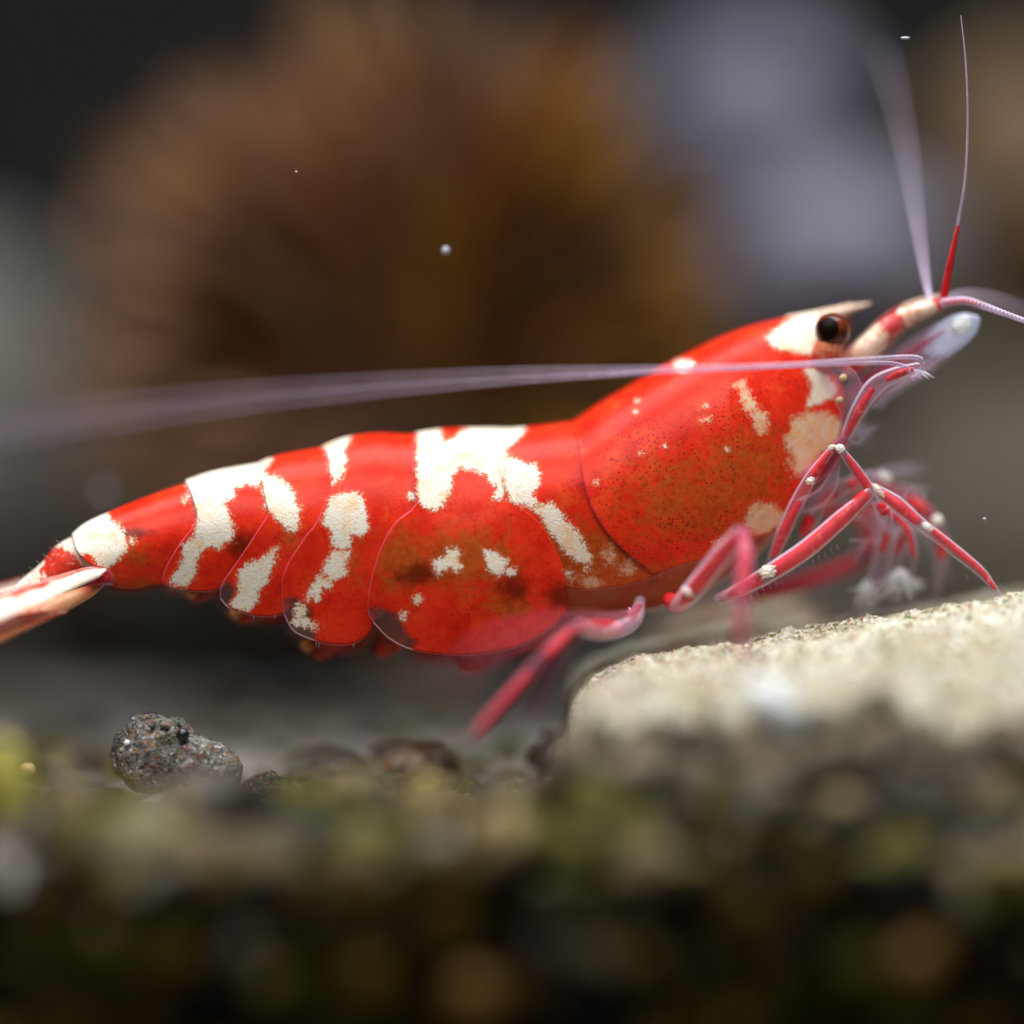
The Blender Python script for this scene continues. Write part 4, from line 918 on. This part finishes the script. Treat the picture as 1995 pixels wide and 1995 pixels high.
# feathery feeding claws brushing the slab
def brush(c, y, rx, rz, n, name='feeding_brush'):
    it = []
    for k in range(n):
        a = rng.uniform(0, 6.28); q = rng.uniform(0.3, 1.0); x1 = c[0] + rx * q * math.cos(a); y1 = c[1] + rz * q * abs(math.sin(a)) * (1 if rng.random() < .75 else -1)
        it.append([(c[0] + rng.uniform(-8, 8), c[1] - 28, y), ((c[0] + x1) / 2, (c[1] + y1) / 2 - 8, y + rng.uniform(-.3, .3)), (x1, y1, y + rng.uniform(-.5, .5))])
    return hairs(name, it, shrimp, 3.0, 'white')
brush((1752, 1138), 2.3, 56, 36, 80)
brush((1690, 1160), 2.3, 42, 46, 40)
# F: rear near leg stepping down to the soil
leg([(1248, 1170, 1.0), (1236, 1206, 0.2), (1205, 1226, -0.6), (1160, 1228, -1.4), (1124, 1220, -2.1)], [14, 17, 18, 20, 16],
    [([(1204, 1224, -0.6), (1162, 1225, -1.4), (1130, 1220, -1.95)], [13, 16, 12]), ([(1246, 1180, 0.8), (1236, 1204, 0.2)], [9, 10])], [(1228, 1196, -0.1, 5, 14, 0.1), (1206, 1226, -0.85, 4, 13, 0.3), (1222, 1208, -0.2, 6, 5, 0.4)])
leg([(1124, 1220, -2.1), (1090, 1250, -2.5), (1056, 1284, -2.9), (1000, 1345, -3.4), (950, 1400, -3.8), (912, 1442, -4.1)], [12, 13, 12.5, 11.5, 10, 6],
    [([(1112, 1232, -2.2), (1085, 1257, -2.55), (1066, 1276, -2.8)], [8, 9, 8]), ([(1030, 1312, -3.1), (980, 1367, -3.6), (930, 1422, -4.0)], [6, 6, 4])], [], mat='filmpink')
# fourth near leg, pointing almost straight at the viewer
leg([(1246, 1182, 0.6), (1210, 1200, -1.5), (1130, 1212, -5.0), (1040, 1226, -7.5), (950, 1262, -9.4), (880, 1330, -10.6)], [9, 8, 8, 8, 6, 4], [([(1190, 1204, -2.4), (1110, 1214, -5.5), (1030, 1228, -7.7)], [5, 5, 4])], [], mat='filmpink')
leg([(1180, 1180, 3.4), (1120, 1230, 4.4), (1080, 1300, 5.4), (1040, 1400, 6.2)], [16, 18, 14, 7], [], [], mat='filmpink')

# --- swimmerets beneath the abdomen
for (x, y_, L, w) in ((400, 1120, 46, 42), (492, 1158, 50, 50), (640, 1205, 72, 66), (760, 1222, 50, 50), (920, 1238, 58, 90), (1040, 1210, 50, 60)):
    for d, s in ((1.4, 1.0), (2.9, 0.95)):
        m = float(midy(x)); dd = m + (d - 2.1) * 0.75
        p = blade('swimmeret', [(x + 14, y_ - 26, dd), (x + 6, y_ + L * .3, dd), (x - 10, y_ + L * .75, dd + .1), (x - 30, y_ + L, dd + .1)], [w * .5, w * .62, w * .5, w * .2], [16, 14, 10, 5], M['pleo'], shrimp, nrm=(0.15, 1, 0.1), n=24)
        if x < 700: blob('swimmeret_tip', (x - w * .62, y_ + L * .72, dd), (15, 0.25, 13), 6, M['pleotip'], p, 2)

# --- tail: telson and the fan of uropods
blade('telson', [(172, 1072, 0.95), (136, 1088, 0.9), (100, 1118, 0.85), (56, 1146, 0.8), (10, 1180, 0.75), (-60, 1215, 0.7)], [42, 40, 30, 24, 18, 8], [30, 26, 18, 12, 9, 4], M['fan'], shrimp,
      {'band': lambda t, c: np.where(t + 0.05 * c < 0.13, 0.8, np.where(t - 0.06 * c + 0.03 * np.sin(c * 9) < 0.36, 0.18, 0.78))}, nrm=(0.25, 1.0, -0.8))
for k in range(6):
    x = 124 - k * 13
    tube('telson_spine', [(x, 1062 + k * 14, 0.6), (x - 16, 1052 + k * 13, 0.5)], [2.2, 0.5], M['film'], shrimp, 8, 5)
ub = tube('uropod_base', [(222, 1130, 0.55), (204, 1122, 0.3), (182, 1126, 0.15), (165, 1132, 0.1)], [12, 19, 18, 12], M['filmpink'], shrimp, 24, 14)
tube('base_flesh', [(216, 1130, 0.45), (198, 1126, 0.25), (180, 1130, 0.15)], [9, 13, 9], M['legred'], ub, 16, 10)
def stripes(edges):
    def f(t, c):
        out = np.full_like(c, edges[-1][1])
        for e, v in reversed(edges): out = np.where(c + 0.25 * np.sin(t * 5) * t < e, v, out)
        return out
    return f
blade('uropod', [(206, 1110, 0.05), (166, 1121, -0.25), (110, 1142, -0.8), (40, 1166, -1.6), (-40, 1194, -2.4), (-150, 1236, -3.4)], [3, 14.5, 18, 20, 22, 24, 26, 28, 29.5, 31, 32.5, 34, 35, 36, 37, 38, 36, 32, 26, 18], [3, 8, 7, 7, 6, 6, 5, 5, 4, 4, 4, 3, 2], M['fan'], shrimp,
      {'band': stripes([(-0.75, 0.9), (-0.45, 0.0), (-0.15, 0.75), (0.0, 0.25), (2, 1.1)])}, nrm=(0.1, 1.0, -0.7))
blade('uropod', [(204, 1136, 0.4), (165, 1156, 0.15), (110, 1180, -0.2), (40, 1206, -0.7), (-60, 1246, -1.4), (-150, 1280, -1.9)], [3, 13, 17, 20, 23, 26, 28, 30, 32, 34, 35, 36, 34, 28, 16], [3, 6, 6, 5, 5, 4, 4, 2], M['fanlow'], shrimp,
      {'band': lambda t, c: np.clip(0.75 - 0.9 * np.clip((t - .15) * 2, 0, 1) * (c < 0.3) + 0.35 * (1 - t), 0, 1.1)}, nrm=(0.1, 1.0, -0.6))
blade('uropod', [(130, 1192, -0.5), (70, 1202, -1.1), (0, 1222, -1.7), (-80, 1256, -2.3)], [3, 14, 22, 22], [3, 4, 4, 2], M['fan'], shrimp, {'band': stripes([(-0.1, 0.0), (0.45, 0.95), (2, 0.1)])}, nrm=(0.1, 1.0, -0.6))
blade('uropod', [(150, 1104, 1.7), (95, 1126, 2.6), (40, 1146, 3.3), (-40, 1172, 4.4), (-140, 1205, 5.4)], [8, 16, 22, 28, 14], [4, 5, 5, 4, 2], M['fan'], shrimp, {'band': lambda t, c: 1.0 - 0.75 * (c < -0.6)}, nrm=(0.1, 1.0, -0.8))
hairs('tail_bristles', [[(60 + 9 * k, 1222 - 5.2 * k, -0.2), (54 + 9 * k, 1232 - 5.2 * k, -0.25)] for k in range(12)], shrimp, 0.8)
hairs('belly_bristles', [[(x, y_, 0.0), (x - 2, y_ + 9, 0.0)] for x, y_ in ((495, 1200), (536, 1199), (617, 1252), (622, 1254), (690, 1254))], shrimp, 0.5)

# --- repeats share a group
GROUPS = {'floating_mote': 'motes drifting in the water', 'yellow_pellet': 'yellow pellets on the soil', 'orange_pellet': 'orange lumps in the soil face',
          'grey_clod': 'clods on the soil', 'dark_clod': 'clods on the soil', 'soil_clod': 'clods on the soil', 'olive_clod': 'clods on the soil', 'violet_stone': 'violet stones at the back'}
for o in list(scene.objects):
    g = GROUPS.get(o.name.split('.')[0])
    if g and o.parent is None: o['group'] = g
